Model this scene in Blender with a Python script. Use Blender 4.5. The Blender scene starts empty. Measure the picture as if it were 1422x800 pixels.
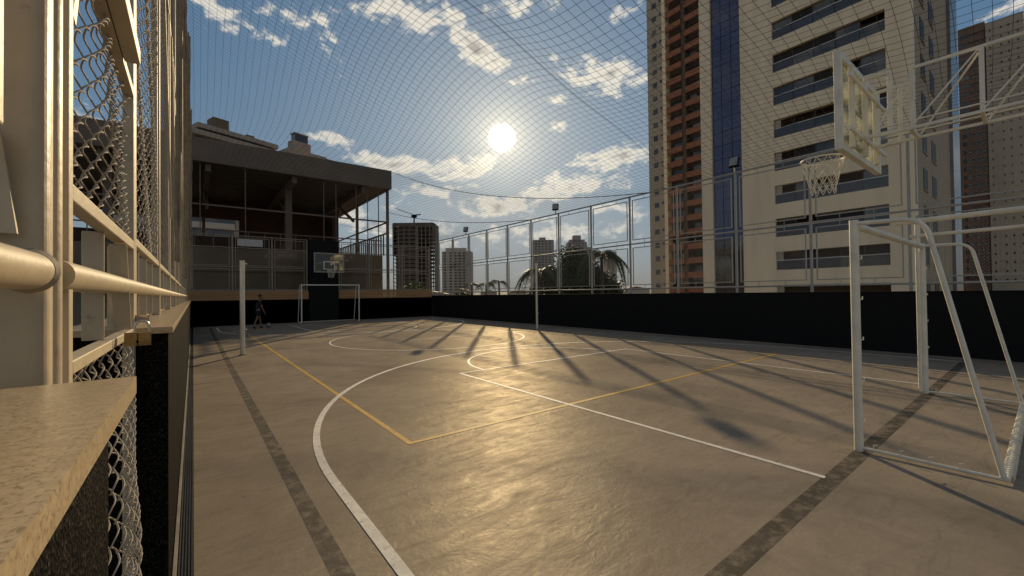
import bpy, bmesh, math, random
from mathutils import Vector, Matrix
random.seed(7)
R = math.radians
S = bpy.context.scene
COL = S.collection
PW, PH, PF = 1422.0, 800.0, 575.0          # photograph size and focal length in its pixels

# ------------------------------------------------------------------ camera
CAM_P = Vector((0, 0, 1.42))
def cam_axes(yaw=37.6, pitch=0.75, roll=0.7):
    y, p, r = R(yaw), R(pitch), R(roll)
    fw = Vector((math.sin(y) * math.cos(p), math.cos(y) * math.cos(p), math.sin(p)))
    rt = Vector((math.cos(y), -math.sin(y), 0)); up = rt.cross(fw)
    return math.cos(r) * rt - math.sin(r) * up, math.cos(r) * up + math.sin(r) * rt, fw
AX_R, AX_U, AX_F = cam_axes()
cam = bpy.data.cameras.new("camera"); cam_o = bpy.data.objects.new("camera", cam); COL.objects.link(cam_o)
cam.sensor_width = 36; cam.lens = 36 * PF / PW; cam.clip_start = 0.02; cam.clip_end = 20000
m3 = Matrix((AX_R, AX_U, -AX_F)).transposed()
cam_o.matrix_world = Matrix.Translation(CAM_P) @ m3.to_4x4()
S.camera = cam_o
def ray(x, y): return (x - PW / 2) / PF * AX_R - (y - PH / 2) / PF * AX_U + AX_F
def azel(x, y):
    d = ray(x, y).normalized(); return math.atan2(d.x, d.y), math.asin(d.z)

# ------------------------------------------------------------------ light and exposure
S.view_settings.view_transform = 'Standard'; S.view_settings.look = 'None'
S.view_settings.exposure = 0.35; S.view_settings.gamma = 1.0
S.view_settings.use_curve_mapping = False
S.cycles.max_bounces = 8; S.cycles.transparent_max_bounces = 32
S.cycles.use_denoising = True
S.cycles.sample_clamp_indirect = 4
SUN_D = ray(697, 192).normalized()
SUN_EL = math.asin(SUN_D.z); SUN_AZ = math.atan2(SUN_D.x, SUN_D.y)
sl = bpy.data.lights.new("sun", 'SUN'); sl.energy = 3.5; sl.angle = R(0.7); sl.color = (1.0, 0.77, 0.46)
so = bpy.data.objects.new("sun", sl); COL.objects.link(so)
so.rotation_euler = (-SUN_D).to_track_quat('-Z', 'Y').to_euler()

world = bpy.data.worlds.new("World"); S.world = world; world.use_nodes = True
def build_world():
    nt = world.node_tree; N = nt.nodes; L = nt.links; N.clear()
    def nd(t, **k):
        n = N.new(t)
        for a, v in k.items(): setattr(n, a, v)
        return n
    def mth(op, a, b=None, c=None, clamp=False):
        n = nd('ShaderNodeMath', operation=op); n.use_clamp = clamp
        for i, v in enumerate((a, b, c)):
            if v is None: continue
            if isinstance(v, (int, float)): n.inputs[i].default_value = v
            else: L.new(v, n.inputs[i])
        return n.outputs[0]
    def mixc(f, a, b, blend='MIX'):
        n = nd('ShaderNodeMix', data_type='RGBA', blend_type=blend)
        for s, v in ((n.inputs[0], f), (n.inputs[6], a), (n.inputs[7], b)):
            if isinstance(v, (int, float)): s.default_value = v
            elif isinstance(v, tuple): s.default_value = (*v, 1)
            else: L.new(v, s)
        return n.outputs[2]
    out = nd('ShaderNodeOutputWorld'); bg = nd('ShaderNodeBackground'); bg.inputs[1].default_value = 0.1
    L.new(bg.outputs[0], out.inputs[0])
    sky = nd('ShaderNodeTexSky', sky_type='NISHITA'); sky.sun_disc = False
    sky.sun_elevation = SUN_EL; sky.sun_rotation = SUN_AZ; sky.air_density = 1.0; sky.dust_density = 0.6; sky.ozone_density = 1.5
    tc = nd('ShaderNodeTexCoord'); sep = nd('ShaderNodeSeparateXYZ'); L.new(tc.outputs['Generated'], sep.inputs[0])
    az = mth('ARCTAN2', sep.outputs[0], sep.outputs[1]); el = mth('ARCSINE', sep.outputs[2])
    dot = nd('ShaderNodeVectorMath', operation='DOT_PRODUCT'); L.new(tc.outputs['Generated'], dot.inputs[0])
    dot.inputs[1].default_value = SUN_D
    ang = mth('ARCCOSINE', mth('MINIMUM', dot.outputs['Value'], 0.9999999))
    ae = nd('ShaderNodeCombineXYZ'); L.new(az, ae.inputs[0]); L.new(el, ae.inputs[1])
    # cloud layer: fractal noise gathered round the places where the clouds stand
    warp = nd('ShaderNodeTexNoise'); warp.inputs['Scale'].default_value = 5.0; warp.inputs['Detail'].default_value = 3
    L.new(ae.outputs[0], warp.inputs['Vector'])
    wsub = nd('ShaderNodeVectorMath', operation='SUBTRACT'); L.new(warp.outputs['Color'], wsub.inputs[0]); wsub.inputs[1].default_value = (.5, .5, .5)
    wsc = nd('ShaderNodeVectorMath', operation='SCALE'); L.new(wsub.outputs[0], wsc.inputs[0]); wsc.inputs['Scale'].default_value = 0.10
    wadd = nd('ShaderNodeVectorMath', operation='ADD'); L.new(ae.outputs[0], wadd.inputs[0]); L.new(wsc.outputs[0], wadd.inputs[1])
    BL = [  # pixel centre, half sizes, tilt (deg), weight
        (560, 20, 70, 22, -14, .95), (650, 62, 90, 26, -30, 1.05), (300, 12, 75, 26, -8, .85), (395, 12, 60, 20, -5, .6), (455, 25, 26, 60, 28, .62),
        (840, 100, 75, 26, -8, .95), (850, 215, 60, 22, 12, 1.0), (780, 175, 18, 10, 10, .7), (772, 135, 26, 12, 20, .7),
        (455, 190, 34, 16, 0, .9), (550, 226, 90, 17, -8, .92), (645, 236, 45, 20, 10, 1.05), (700, 290, 80, 20, 0, .9), (790, 262, 70, 22, 8, .95),
        (600, 268, 70, 14, 0, .65), (550, 320, 150, 20, 0, .62), (760, 325, 190, 20, 0, .62), (880, 300, 90, 24, 0, .55), (720, 3, 60, 12, 0, .7), (870, 20, 40, 14, 0, .6),
        (120, 200, 120, 60, 0, .7), (1390, 30, 60, 30, 0, .5), (1300, 340, 200, 60, 0, .8), (-300, 150, 200, 80, 0, .8), (1700, 150, 200, 70, 0, .8),
        (380, 50, 20, 9, 0, .7), (470, 300, 80, 30, 0, .7)]
    acc = None
    for (x, y, sx, sy, tilt, w) in BL:
        a, e = azel(max(-500, min(1900, x)), y); a1, e1 = azel(max(-500, min(1900, x)) + 1, y); a2, e2 = azel(max(-500, min(1900, x)), y - 1)
        mp = nd('ShaderNodeMapping', vector_type='TEXTURE'); L.new(wadd.outputs[0], mp.inputs[0])
        mp.inputs['Location'].default_value = (a, e, 0); mp.inputs['Rotation'].default_value = (0, 0, R(tilt))
        mp.inputs['Scale'].default_value = (abs(a1 - a) * sx * 1.5, abs(e2 - e) * sy * 1.5, 1)
        ln = nd('ShaderNodeVectorMath', operation='LENGTH'); L.new(mp.outputs[0], ln.inputs[0])
        v = mth('MULTIPLY', mth('SUBTRACT', 1.0, ln.outputs['Value'], clamp=True), w)
        acc = v if acc is None else mth('MAXIMUM', acc, v)
    # unseen scattered cloud, added outside the view to fill the shaded faces with light
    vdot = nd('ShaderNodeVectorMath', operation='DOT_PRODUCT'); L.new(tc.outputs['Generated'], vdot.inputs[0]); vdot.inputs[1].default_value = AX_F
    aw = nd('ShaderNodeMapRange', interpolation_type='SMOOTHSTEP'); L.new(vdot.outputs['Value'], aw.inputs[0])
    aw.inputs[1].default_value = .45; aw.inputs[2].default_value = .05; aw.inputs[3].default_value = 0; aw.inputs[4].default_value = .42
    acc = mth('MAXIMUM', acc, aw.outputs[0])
    st = nd('ShaderNodeMapping'); L.new(ae.outputs[0], st.inputs[0]); st.inputs['Scale'].default_value = (1.0, 1.7, 1)
    ns = nd('ShaderNodeTexNoise'); L.new(st.outputs[0], ns.inputs['Vector'])
    ns.inputs['Scale'].default_value = 19; ns.inputs['Detail'].default_value = 10; ns.inputs['Roughness'].default_value = .66
    ns.inputs['Distortion'].default_value = .25
    n2 = nd('ShaderNodeTexNoise'); L.new(st.outputs[0], n2.inputs['Vector'])
    n2.inputs['Scale'].default_value = 5; n2.inputs['Detail'].default_value = 7; n2.inputs['Roughness'].default_value = .6
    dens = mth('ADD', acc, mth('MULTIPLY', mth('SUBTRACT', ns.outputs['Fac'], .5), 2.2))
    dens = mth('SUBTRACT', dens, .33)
    cov = nd('ShaderNodeMapRange', interpolation_type='SMOOTHSTEP'); L.new(dens, cov.inputs[0])
    cov.inputs[1].default_value = 0.0; cov.inputs[2].default_value = .38
    thick = nd('ShaderNodeMapRange', interpolation_type='SMOOTHSTEP'); L.new(mth('ADD', dens, mth('MULTIPLY', mth('SUBTRACT', n2.outputs['Fac'], .5), .8)), thick.inputs[0])
    thick.inputs[1].default_value = .34; thick.inputs[2].default_value = 1.15
    near = mth('EXPONENT', mth('MULTIPLY', ang, -3.2))      # the closer to the sun, the brighter
    litc = mixc(near, (5.8, 5.5, 4.9), (7.8, 7.2, 5.9))
    core = mixc(near, (2.6, 2.5, 2.35), (2.1, 1.95, 1.75))
    ccol = mixc(thick.outputs[0], litc, core)
    # haze low over the horizon: pale warm grey
    hz = mth('EXPONENT', mth('MULTIPLY', mth('MAXIMUM', el, 0.0), -9.0))
    base = mixc(1.0, sky.outputs[0], (0.48, 0.70, 0.91), 'MULTIPLY')
    # keep the air round the sun from burning out: the camera of the photograph compressed it
    cm = nd('ShaderNodeVectorMath', operation='MULTIPLY_ADD'); L.new(base, cm.inputs[0]); cm.inputs[1].default_value = (.20, .185, .17); cm.inputs[2].default_value = (1, 1, 1)
    dv = nd('ShaderNodeVectorMath', operation='DIVIDE'); L.new(base, dv.inputs[0]); L.new(cm.outputs[0], dv.inputs[1]); base = dv.outputs[0]
    base = mixc(mth('MULTIPLY', hz, .88), base, (1.75, 1.66, 1.56))
    col = mixc(mth('MULTIPLY', cov.outputs[0], mth('SUBTRACT', .93, mth('MULTIPLY', hz, .75))), base, ccol)
    # glow of the sun in thin air
    g = mth('ADD', mth('MULTIPLY', mth('EXPONENT', mth('MULTIPLY', ang, -9.0)), 1.0),
            mth('MULTIPLY', mth('EXPONENT', mth('MULTIPLY', ang, -20.0)), 7.5))
    disc = nd('ShaderNodeMapRange', interpolation_type='SMOOTHSTEP'); L.new(ang, disc.inputs[0])
    disc.inputs[1].default_value = R(2.0); disc.inputs[2].default_value = R(.6); disc.inputs[3].default_value = 0; disc.inputs[4].default_value = 30
    gl = nd('ShaderNodeVectorMath', operation='SCALE'); gl.inputs[0].default_value = (1.0, .83, .52); L.new(g, gl.inputs['Scale'])
    gd = nd('ShaderNodeVectorMath', operation='SCALE'); gd.inputs[0].default_value = (1, .95, .85); L.new(disc.outputs[0], gd.inputs['Scale'])
    col = mixc(1.0, col, gl.outputs[0], 'ADD'); col = mixc(1.0, col, gd.outputs[0], 'ADD')
    L.new(col, bg.inputs[0])
build_world()

# ------------------------------------------------------------------ materials
def mat(name, c, rough=.6, metal=0.0, var=.25, vscale=6.0, bump=.0, bscale=30.0, spec=.5, c2=None, vdetail=6, lo=.35, hi=.68, rvar=0.0, stretch=None):
    m = bpy.data.materials.new(name); m.use_nodes = True
    nt = m.node_tree; N = nt.nodes; L = nt.links; b = N['Principled BSDF']
    b.inputs['Roughness'].default_value = rough; b.inputs['Metallic'].default_value = metal
    b.inputs['Specular IOR Level'].default_value = spec
    tc = N.new('ShaderNodeTexCoord'); v = tc.outputs['Object']
    if stretch:
        mp = N.new('ShaderNodeMapping'); mp.inputs['Scale'].default_value = stretch; L.new(v, mp.inputs[0]); v = mp.outputs[0]
    n = N.new('ShaderNodeTexNoise'); n.inputs['Scale'].default_value = vscale; n.inputs['Detail'].default_value = vdetail
    n.inputs['Roughness'].default_value = .65; L.new(v, n.inputs['Vector'])
    r = N.new('ShaderNodeMapRange'); r.inputs[1].default_value = lo; r.inputs[2].default_value = hi; L.new(n.outputs['Fac'], r.inputs[0])
    mx = N.new('ShaderNodeMix'); mx.data_type = 'RGBA'; L.new(r.outputs[0], mx.inputs[0])
    d = c2 if c2 else tuple(x * (1 - var) for x in c)
    mx.inputs[6].default_value = (*c, 1); mx.inputs[7].default_value = (*d, 1)
    L.new(mx.outputs[2], b.inputs['Base Color'])
    if rvar:
        rr = N.new('ShaderNodeMapRange'); L.new(n.outputs['Fac'], rr.inputs[0]); rr.inputs[1].default_value = .3; rr.inputs[2].default_value = .7
        rr.inputs[3].default_value = rough - rvar; rr.inputs[4].default_value = rough + rvar; L.new(rr.outputs[0], b.inputs['Roughness'])
    if bump:
        bn = N.new('ShaderNodeTexNoise'); bn.inputs['Scale'].default_value = bscale; bn.inputs['Detail'].default_value = 5; L.new(v, bn.inputs['Vector'])
        bp = N.new('ShaderNodeBump'); bp.inputs['Strength'].default_value = bump; bp.inputs['Distance'].default_value = .01
        L.new(bn.outputs['Fac'], bp.inputs['Height']); L.new(bp.outputs[0], b.inputs['Normal'])
    return m

def floor_mat():
    m = bpy.data.materials.new("worn_concrete"); m.use_nodes = True
    nt = m.node_tree; N = nt.nodes; L = nt.links; b = N['Principled BSDF']
    tc = N.new('ShaderNodeTexCoord'); v = tc.outputs['Object']
    def noise(scale, detail, rough=.6, dist=0.0, vec=v):
        n = N.new('ShaderNodeTexNoise'); n.inputs['Scale'].default_value = scale; n.inputs['Detail'].default_value = detail
        n.inputs['Roughness'].default_value = rough; n.inputs['Distortion'].default_value = dist; L.new(vec, n.inputs['Vector']); return n.outputs['Fac']
    def rng(x, a, b_, c, d):
        r = N.new('ShaderNodeMapRange'); L.new(x, r.inputs[0])
        for i, q in enumerate((a, b_, c, d)): r.inputs[i + 1].default_value = q
        return r.outputs[0]
    def mix(f, a, c, bl='MIX'):
        x = N.new('ShaderNodeMix'); x.data_type = 'RGBA'; x.blend_type = bl
        for s, q in ((x.inputs[0], f), (x.inputs[6], a), (x.inputs[7], c)):
            if isinstance(q, (int, float)): s.default_value = q
            elif isinstance(q, tuple): s.default_value = (*q, 1)
            else: L.new(q, s)
        return x.outputs[2]
    mpv = N.new('ShaderNodeMapping'); mpv.inputs['Rotation'].default_value = (0, 0, .5); mpv.inputs['Scale'].default_value = (.6, 2.2, 1); L.new(v, mpv.inputs[0])
    big = noise(.45, 8, .70, .6); med = noise(2.6, 8, .68, .6); fine = noise(45, 6, .7); streak = noise(3.2, 8, .7, 1.2, mpv.outputs[0])
    c = mix(rng(big, .35, .65, 0, 1), (.335, .280, .214), (.200, .168, .130))
    c = mix(rng(med, .46, .74, 0, .5), c, (.39, .322, .245))
    c = mix(rng(streak, .50, .70, 0, .42), c, (.10, .084, .066))
    c = mix(rng(fine, .3, .7, 0, .3), c, (.13, .108, .084))
    spots = noise(9, 3, .5); c = mix(rng(spots, .70, .76, 0, .55), c, (.045, .040, .034))
    L.new(c, b.inputs['Base Color'])
    b.inputs['Specular IOR Level'].default_value = 0.0
    mpt = N.new('ShaderNodeMapping'); mpt.inputs['Scale'].default_value = (1, 1.6, 1); mpt.inputs['Rotation'].default_value = (0, 0, 1.1); L.new(v, mpt.inputs[0])
    t1 = noise(3.5, 7, .62, 1.8, mpt.outputs[0]); t2 = noise(14, 5, .65, 1.2); 
    add = N.new('ShaderNodeMath'); add.operation = 'MULTIPLY_ADD'; L.new(t2, add.inputs[0]); add.inputs[1].default_value = .28; L.new(t1, add.inputs[2])
    a2 = N.new('ShaderNodeMath'); a2.operation = 'MULTIPLY_ADD'; L.new(fine, a2.inputs[0]); a2.inputs[1].default_value = .16; L.new(add.outputs[0], a2.inputs[2])
    bp = N.new('ShaderNodeBump'); bp.inputs['Strength'].default_value = 1.0; bp.inputs['Distance'].default_value = .0012
    L.new(a2.outputs[0], bp.inputs['Height']); L.new(bp.outputs[0], b.inputs['Normal'])
    fb = N.new('ShaderNodeMath'); fb.operation = 'MULTIPLY_ADD'; L.new(noise(26, 6, .72, .8), fb.inputs[0]); fb.inputs[1].default_value = .34; L.new(a2.outputs[0], fb.inputs[2])
    gl = N.new('ShaderNodeBsdfGlossy'); gl.inputs['Color'].default_value = (1, .90, .72, 1); L.new(rng(streak, .35, .7, .38, .58), gl.inputs['Roughness']); bg_ = N.new('ShaderNodeBump'); bg_.inputs['Strength'].default_value = 1; bg_.inputs['Distance'].default_value = .0058; L.new(fb.outputs[0], bg_.inputs['Height']); L.new(bg_.outputs[0], gl.inputs['Normal'])
    ms = N.new('ShaderNodeMixShader'); L.new(rng(med, .3, .7, 0.044, .020), ms.inputs[0]); L.new(b.outputs[0], ms.inputs[1]); L.new(gl.outputs[0], ms.inputs[2])
    L.new(ms.outputs[0], N['Material Output'].inputs[0])
    return m

def paint_mat(name, c, wear, under=(.24, .20, .155), spec=.4):
    m = mat(name, c, .6, var=.2, vscale=3, bump=.35, bscale=14, spec=.10)
    nt = m.node_tree; N = nt.nodes; L = nt.links; b = N['Principled BSDF']
    src = b.inputs['Base Color'].links[0].from_socket
    tc = N.new('ShaderNodeTexCoord'); n = N.new('ShaderNodeTexNoise'); n.inputs['Scale'].default_value = 9 if .4 < wear < .6 else 22; n.inputs['Detail'].default_value = 10; n.inputs['Roughness'].default_value = .72
    L.new(tc.outputs['Object'], n.inputs['Vector'])
    r = N.new('ShaderNodeMapRange'); L.new(n.outputs['Fac'], r.inputs[0]); r.inputs[1].default_value = .62 - wear * .3; r.inputs[2].default_value = .72 - wear * .2
    r.inputs[4].default_value = min(1, .55 + wear)
    x = N.new('ShaderNodeMix'); x.data_type = 'RGBA'; L.new(r.outputs[0], x.inputs[0]); L.new(src, x.inputs[6]); x.inputs[7].default_value = (*under, 1)
    L.new(x.outputs[2], b.inputs['Base Color']); return m

def rubber_mat():
    m = mat("black_rubber_granules", (.007, .0065, .006), .7, var=.6, vscale=90, spec=.03)
    nt = m.node_tree; N = nt.nodes; L = nt.links; b = N['Principled BSDF']
    tc = N.new('ShaderNodeTexCoord'); vo = N.new('ShaderNodeTexVoronoi'); vo.inputs['Scale'].default_value = 210; L.new(tc.outputs['Object'], vo.inputs['Vector'])
    sc_ = N.new('ShaderNodeSeparateColor'); L.new(vo.outputs['Color'], sc_.inputs[0]); r = N.new('ShaderNodeMapRange'); L.new(sc_.outputs[0], r.inputs[0]); r.inputs[1].default_value = .72; r.inputs[2].default_value = 1.0
    src = b.inputs['Base Color'].links[0].from_socket; x = N.new('ShaderNodeMix'); x.data_type = 'RGBA'; L.new(r.outputs[0], x.inputs[0]); L.new(src, x.inputs[6]); x.inputs[7].default_value = (.04, .034, .026, 1); L.new(x.outputs[2], b.inputs['Base Color'])
    bp = N.new('ShaderNodeBump'); bp.inputs['Strength'].default_value = .6; bp.inputs['Distance'].default_value = .005; L.new(vo.outputs['Distance'], bp.inputs['Height'])
    L.new(bp.outputs[0], b.inputs['Normal']); return m

def granite_mat():
    m = mat("beige_granite", (.52, .405, .25), .30, c2=(.37, .275, .16), vscale=55, vdetail=10, stretch=(.8, 1.5, 1), bump=.06, bscale=60)
    nt = m.node_tree; N = nt.nodes; L = nt.links; b = N['Principled BSDF']
    src = b.inputs['Base Color'].links[0].from_socket
    tc = N.new('ShaderNodeTexCoord'); n = N.new('ShaderNodeTexNoise'); n.inputs['Scale'].default_value = 260; n.inputs['Detail'].default_value = 6; L.new(tc.outputs['Object'], n.inputs['Vector'])
    r = N.new('ShaderNodeMapRange'); L.new(n.outputs['Fac'], r.inputs[0]); r.inputs[1].default_value = .52; r.inputs[2].default_value = .66; r.inputs[4].default_value = .7
    x = N.new('ShaderNodeMix'); x.data_type = 'RGBA'; L.new(r.outputs[0], x.inputs[0]); L.new(src, x.inputs[6]); x.inputs[7].default_value = (.15, .10, .05, 1)
    L.new(x.outputs[2], b.inputs['Base Color']); return m

def metal_paint(name, c, rust=.5, rough=.45):
    m = mat(name, c, rough, var=.22, vscale=5, bump=.12, bscale=40)
    nt = m.node_tree; N = nt.nodes; L = nt.links; b = N['Principled BSDF']
    src = b.inputs['Base Color'].links[0].from_socket
    tc = N.new('ShaderNodeTexCoord'); n = N.new('ShaderNodeTexNoise'); n.inputs['Scale'].default_value = 26; n.inputs['Detail'].default_value = 8; n.inputs['Roughness'].default_value = .7
    L.new(tc.outputs['Object'], n.inputs['Vector'])
    r = N.new('ShaderNodeMapRange'); L.new(n.outputs['Fac'], r.inputs[0]); r.inputs[1].default_value = .62; r.inputs[2].default_value = .74; r.inputs[4].default_value = rust
    x = N.new('ShaderNodeMix'); x.data_type = 'RGBA'; L.new(r.outputs[0], x.inputs[0]); L.new(src, x.inputs[6]); x.inputs[7].default_value = (.16, .085, .04, 1)
    L.new(x.outputs[2], b.inputs['Base Color']); return m

def glass_mat(name, c, rough=.06, spec=.8):
    return mat(name, c, rough, var=.35, vscale=.35, spec=spec, bump=.02, bscale=.8)

def clear_panel_mat():
    m = bpy.data.materials.new("clear_acrylic"); m.use_nodes = True
    nt = m.node_tree; N = nt.nodes; L = nt.links; N.remove(N['Principled BSDF']); out = N['Material Output']
    tr = N.new('ShaderNodeBsdfTransparent'); tr.inputs[0].default_value = (.85, .87, .82, 1)
    tl = N.new('ShaderNodeBsdfTranslucent'); gl = N.new('ShaderNodeBsdfGlossy'); gl.inputs['Roughness'].default_value = .15
    tc = N.new('ShaderNodeTexCoord'); n = N.new('ShaderNodeTexNoise'); n.inputs['Scale'].default_value = 4; n.inputs['Detail'].default_value = 7; L.new(tc.outputs['Object'], n.inputs['Vector'])
    r = N.new('ShaderNodeMapRange'); L.new(n.outputs['Fac'], r.inputs[0]); r.inputs[1].default_value = .42; r.inputs[2].default_value = .68; r.inputs[3].default_value = .04; r.inputs[4].default_value = .24
    tl.inputs[0].default_value = (.62, .60, .45, 1)
    m1 = N.new('ShaderNodeMixShader'); L.new(r.outputs[0], m1.inputs[0]); L.new(tr.outputs[0], m1.inputs[1]); L.new(tl.outputs[0], m1.inputs[2])
    m2 = N.new('ShaderNodeMixShader'); m2.inputs[0].default_value = .06; L.new(m1.outputs[0], m2.inputs[1]); L.new(gl.outputs[0], m2.inputs[2])
    L.new(m2.outputs[0], out.inputs[0]); return m

def leaf_mat(name, c, c2):
    m = mat(name, c, .55, c2=c2, vscale=1.3, spec=.3)
    return m

M = dict(
    floor=floor_mat(),
    white=paint_mat("white_line_paint", (.74, .71, .64), .25),
    yellow=paint_mat("yellow_line_paint", (.56, .34, .05), .3),
    dark=paint_mat("dark_line_paint", (.085, .071, .055), .5, under=(.19, .157, .12)),
    faint=paint_mat("overpainted_line", (.46, .38, .275), .2),
    rubber=rubber_mat(), granite=granite_mat(),
    cream=metal_paint("cream_metal_paint", (.53, .435, .29)),
    wire=metal_paint("coated_wire", (.40, .33, .24), .6, .75),
    ivory=metal_paint("ivory_goal_paint", (.80, .75, .62), .6),
    fence=metal_paint("grey_fence_paint", (.40, .38, .33), .35),
    backfence=metal_paint("brown_grey_fence_paint", (.30, .25, .19), .4),
    brass=mat("aged_brass", (.42, .27, .10), .38, metal=.7, var=.5, vscale=30, bump=.1),
    steel=mat("shackle_steel", (.6, .58, .54), .3, metal=.9, var=.2),
    drain=mat("drain_metal", (.035, .033, .030), .5, var=.5, vscale=20, spec=.5),
    skirt=mat("cement_skirting", (.32, .28, .22), .7, var=.4, vscale=9),
    outside=mat("street_ground", (.32, .26, .19), .9, var=.4, vscale=.05),
    net=mat("net_cord", (.060, .058, .055), .8, var=.2),
    netcream=mat("old_net_cord", (.34, .27, .18), .9, var=.4),
    whitecord=mat("white_cord", (.78, .74, .62), .8, var=.2),
    sill=mat("ochre_sill", (.46, .25, .10), .6, var=.4, vscale=1.5, stretch=(.4, 1, 14)),
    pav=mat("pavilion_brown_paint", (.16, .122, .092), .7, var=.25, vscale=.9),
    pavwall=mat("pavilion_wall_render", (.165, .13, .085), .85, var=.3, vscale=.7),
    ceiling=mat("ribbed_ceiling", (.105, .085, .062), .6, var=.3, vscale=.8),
    redwall=mat("red_brown_brick_wall", (.085, .042, .028), .85, var=.4, vscale=1.2),
    black=mat("matt_black_paint", (.009, .009, .009), .75, var=.3, spec=.2),
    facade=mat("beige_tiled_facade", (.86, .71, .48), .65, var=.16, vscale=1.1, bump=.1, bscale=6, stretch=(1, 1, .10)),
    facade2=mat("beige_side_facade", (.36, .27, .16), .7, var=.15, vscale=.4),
    strip=mat("grey_glass_strip", (.22, .21, .20), .25, var=.3, vscale=.6),
    blueglass=glass_mat("blue_curtain_glass", (.030, .052, .15), .12),
    darkglass=glass_mat("dark_window_glass", (.045, .048, .05)),
    dullglass=mat("dull_slit_glass", (.03, .026, .022), .5, var=.3, spec=.15),
    greyglass=glass_mat("grey_window_glass", (.10, .098, .085), .25),
    bluepane=glass_mat("blue_rail_glass", (.022, .028, .052), .25),
    alu=mat("white_aluminium", (.62, .60, .56), .4, var=.1),
    recess=mat("window_recess", (.12, .085, .06), .8, var=.4, vscale=.8),
    tower=mat("grey_beige_tower", (.42, .36, .27), .8, var=.15, vscale=.2),
    orange=mat("orange_terracotta_balcony", (.31, .125, .06), .75, var=.3, vscale=.25),
    brownt=mat("brown_tower", (.19, .115, .082), .8, var=.25, vscale=.2),
    beiget=mat("beige_tower", (.40, .345, .25), .8, var=.15, vscale=.1),
    conc=mat("raw_concrete", (.20, .165, .13), .9, var=.3, vscale=.15),
    brickfill=mat("block_infill", (.13, .10, .08), .9, var=.3, vscale=.3),
    pale=mat("pale_tower", (.46, .42, .36), .8, var=.15, vscale=.06),
    greyt=mat("grey_tower", (.34, .30, .26), .8, var=.15, vscale=.06),
    roofb=mat("roof_slab_grey", (.38, .33, .27), .8, var=.2, vscale=.2),
    trunk=mat("bark", (.10, .075, .05), .9, var=.5, vscale=4, bump=.6, bscale=12),
    leaf=leaf_mat("tree_leaf", (.035, .055, .018), (.070, .085, .030)),
    palm=leaf_mat("palm_leaf", (.05, .075, .022), (.095, .10, .035)),
    shrub=leaf_mat("shrub_leaf", (.06, .12, .025), (.11, .16, .04)),
    skin=mat("skin", (.24, .13, .085), .5, var=.1), shirt=mat("dark_shirt", (.018, .020, .026), .9, var=.3),
    shorts=mat("dark_shorts", (.015, .015, .018), .9, var=.3), hair=mat("black_hair", (.008, .007, .006), .5, var=.3),
    shoe=mat("dark_shoe", (.03, .03, .03), .6, var=.3), ball=mat("ball_grey", (.30, .29, .27), .5, var=.3, vscale=9),
    ballpatch=mat("ball_patch", (.03, .03, .03), .5, var=.2),
    clear=clear_panel_mat(), lampglass=mat("lamp_glass", (.35, .35, .33), .15, var=.2),
    hills=mat("hill_ground", (.07, .075, .05), .95, var=.5, vscale=.01),
)

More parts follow.
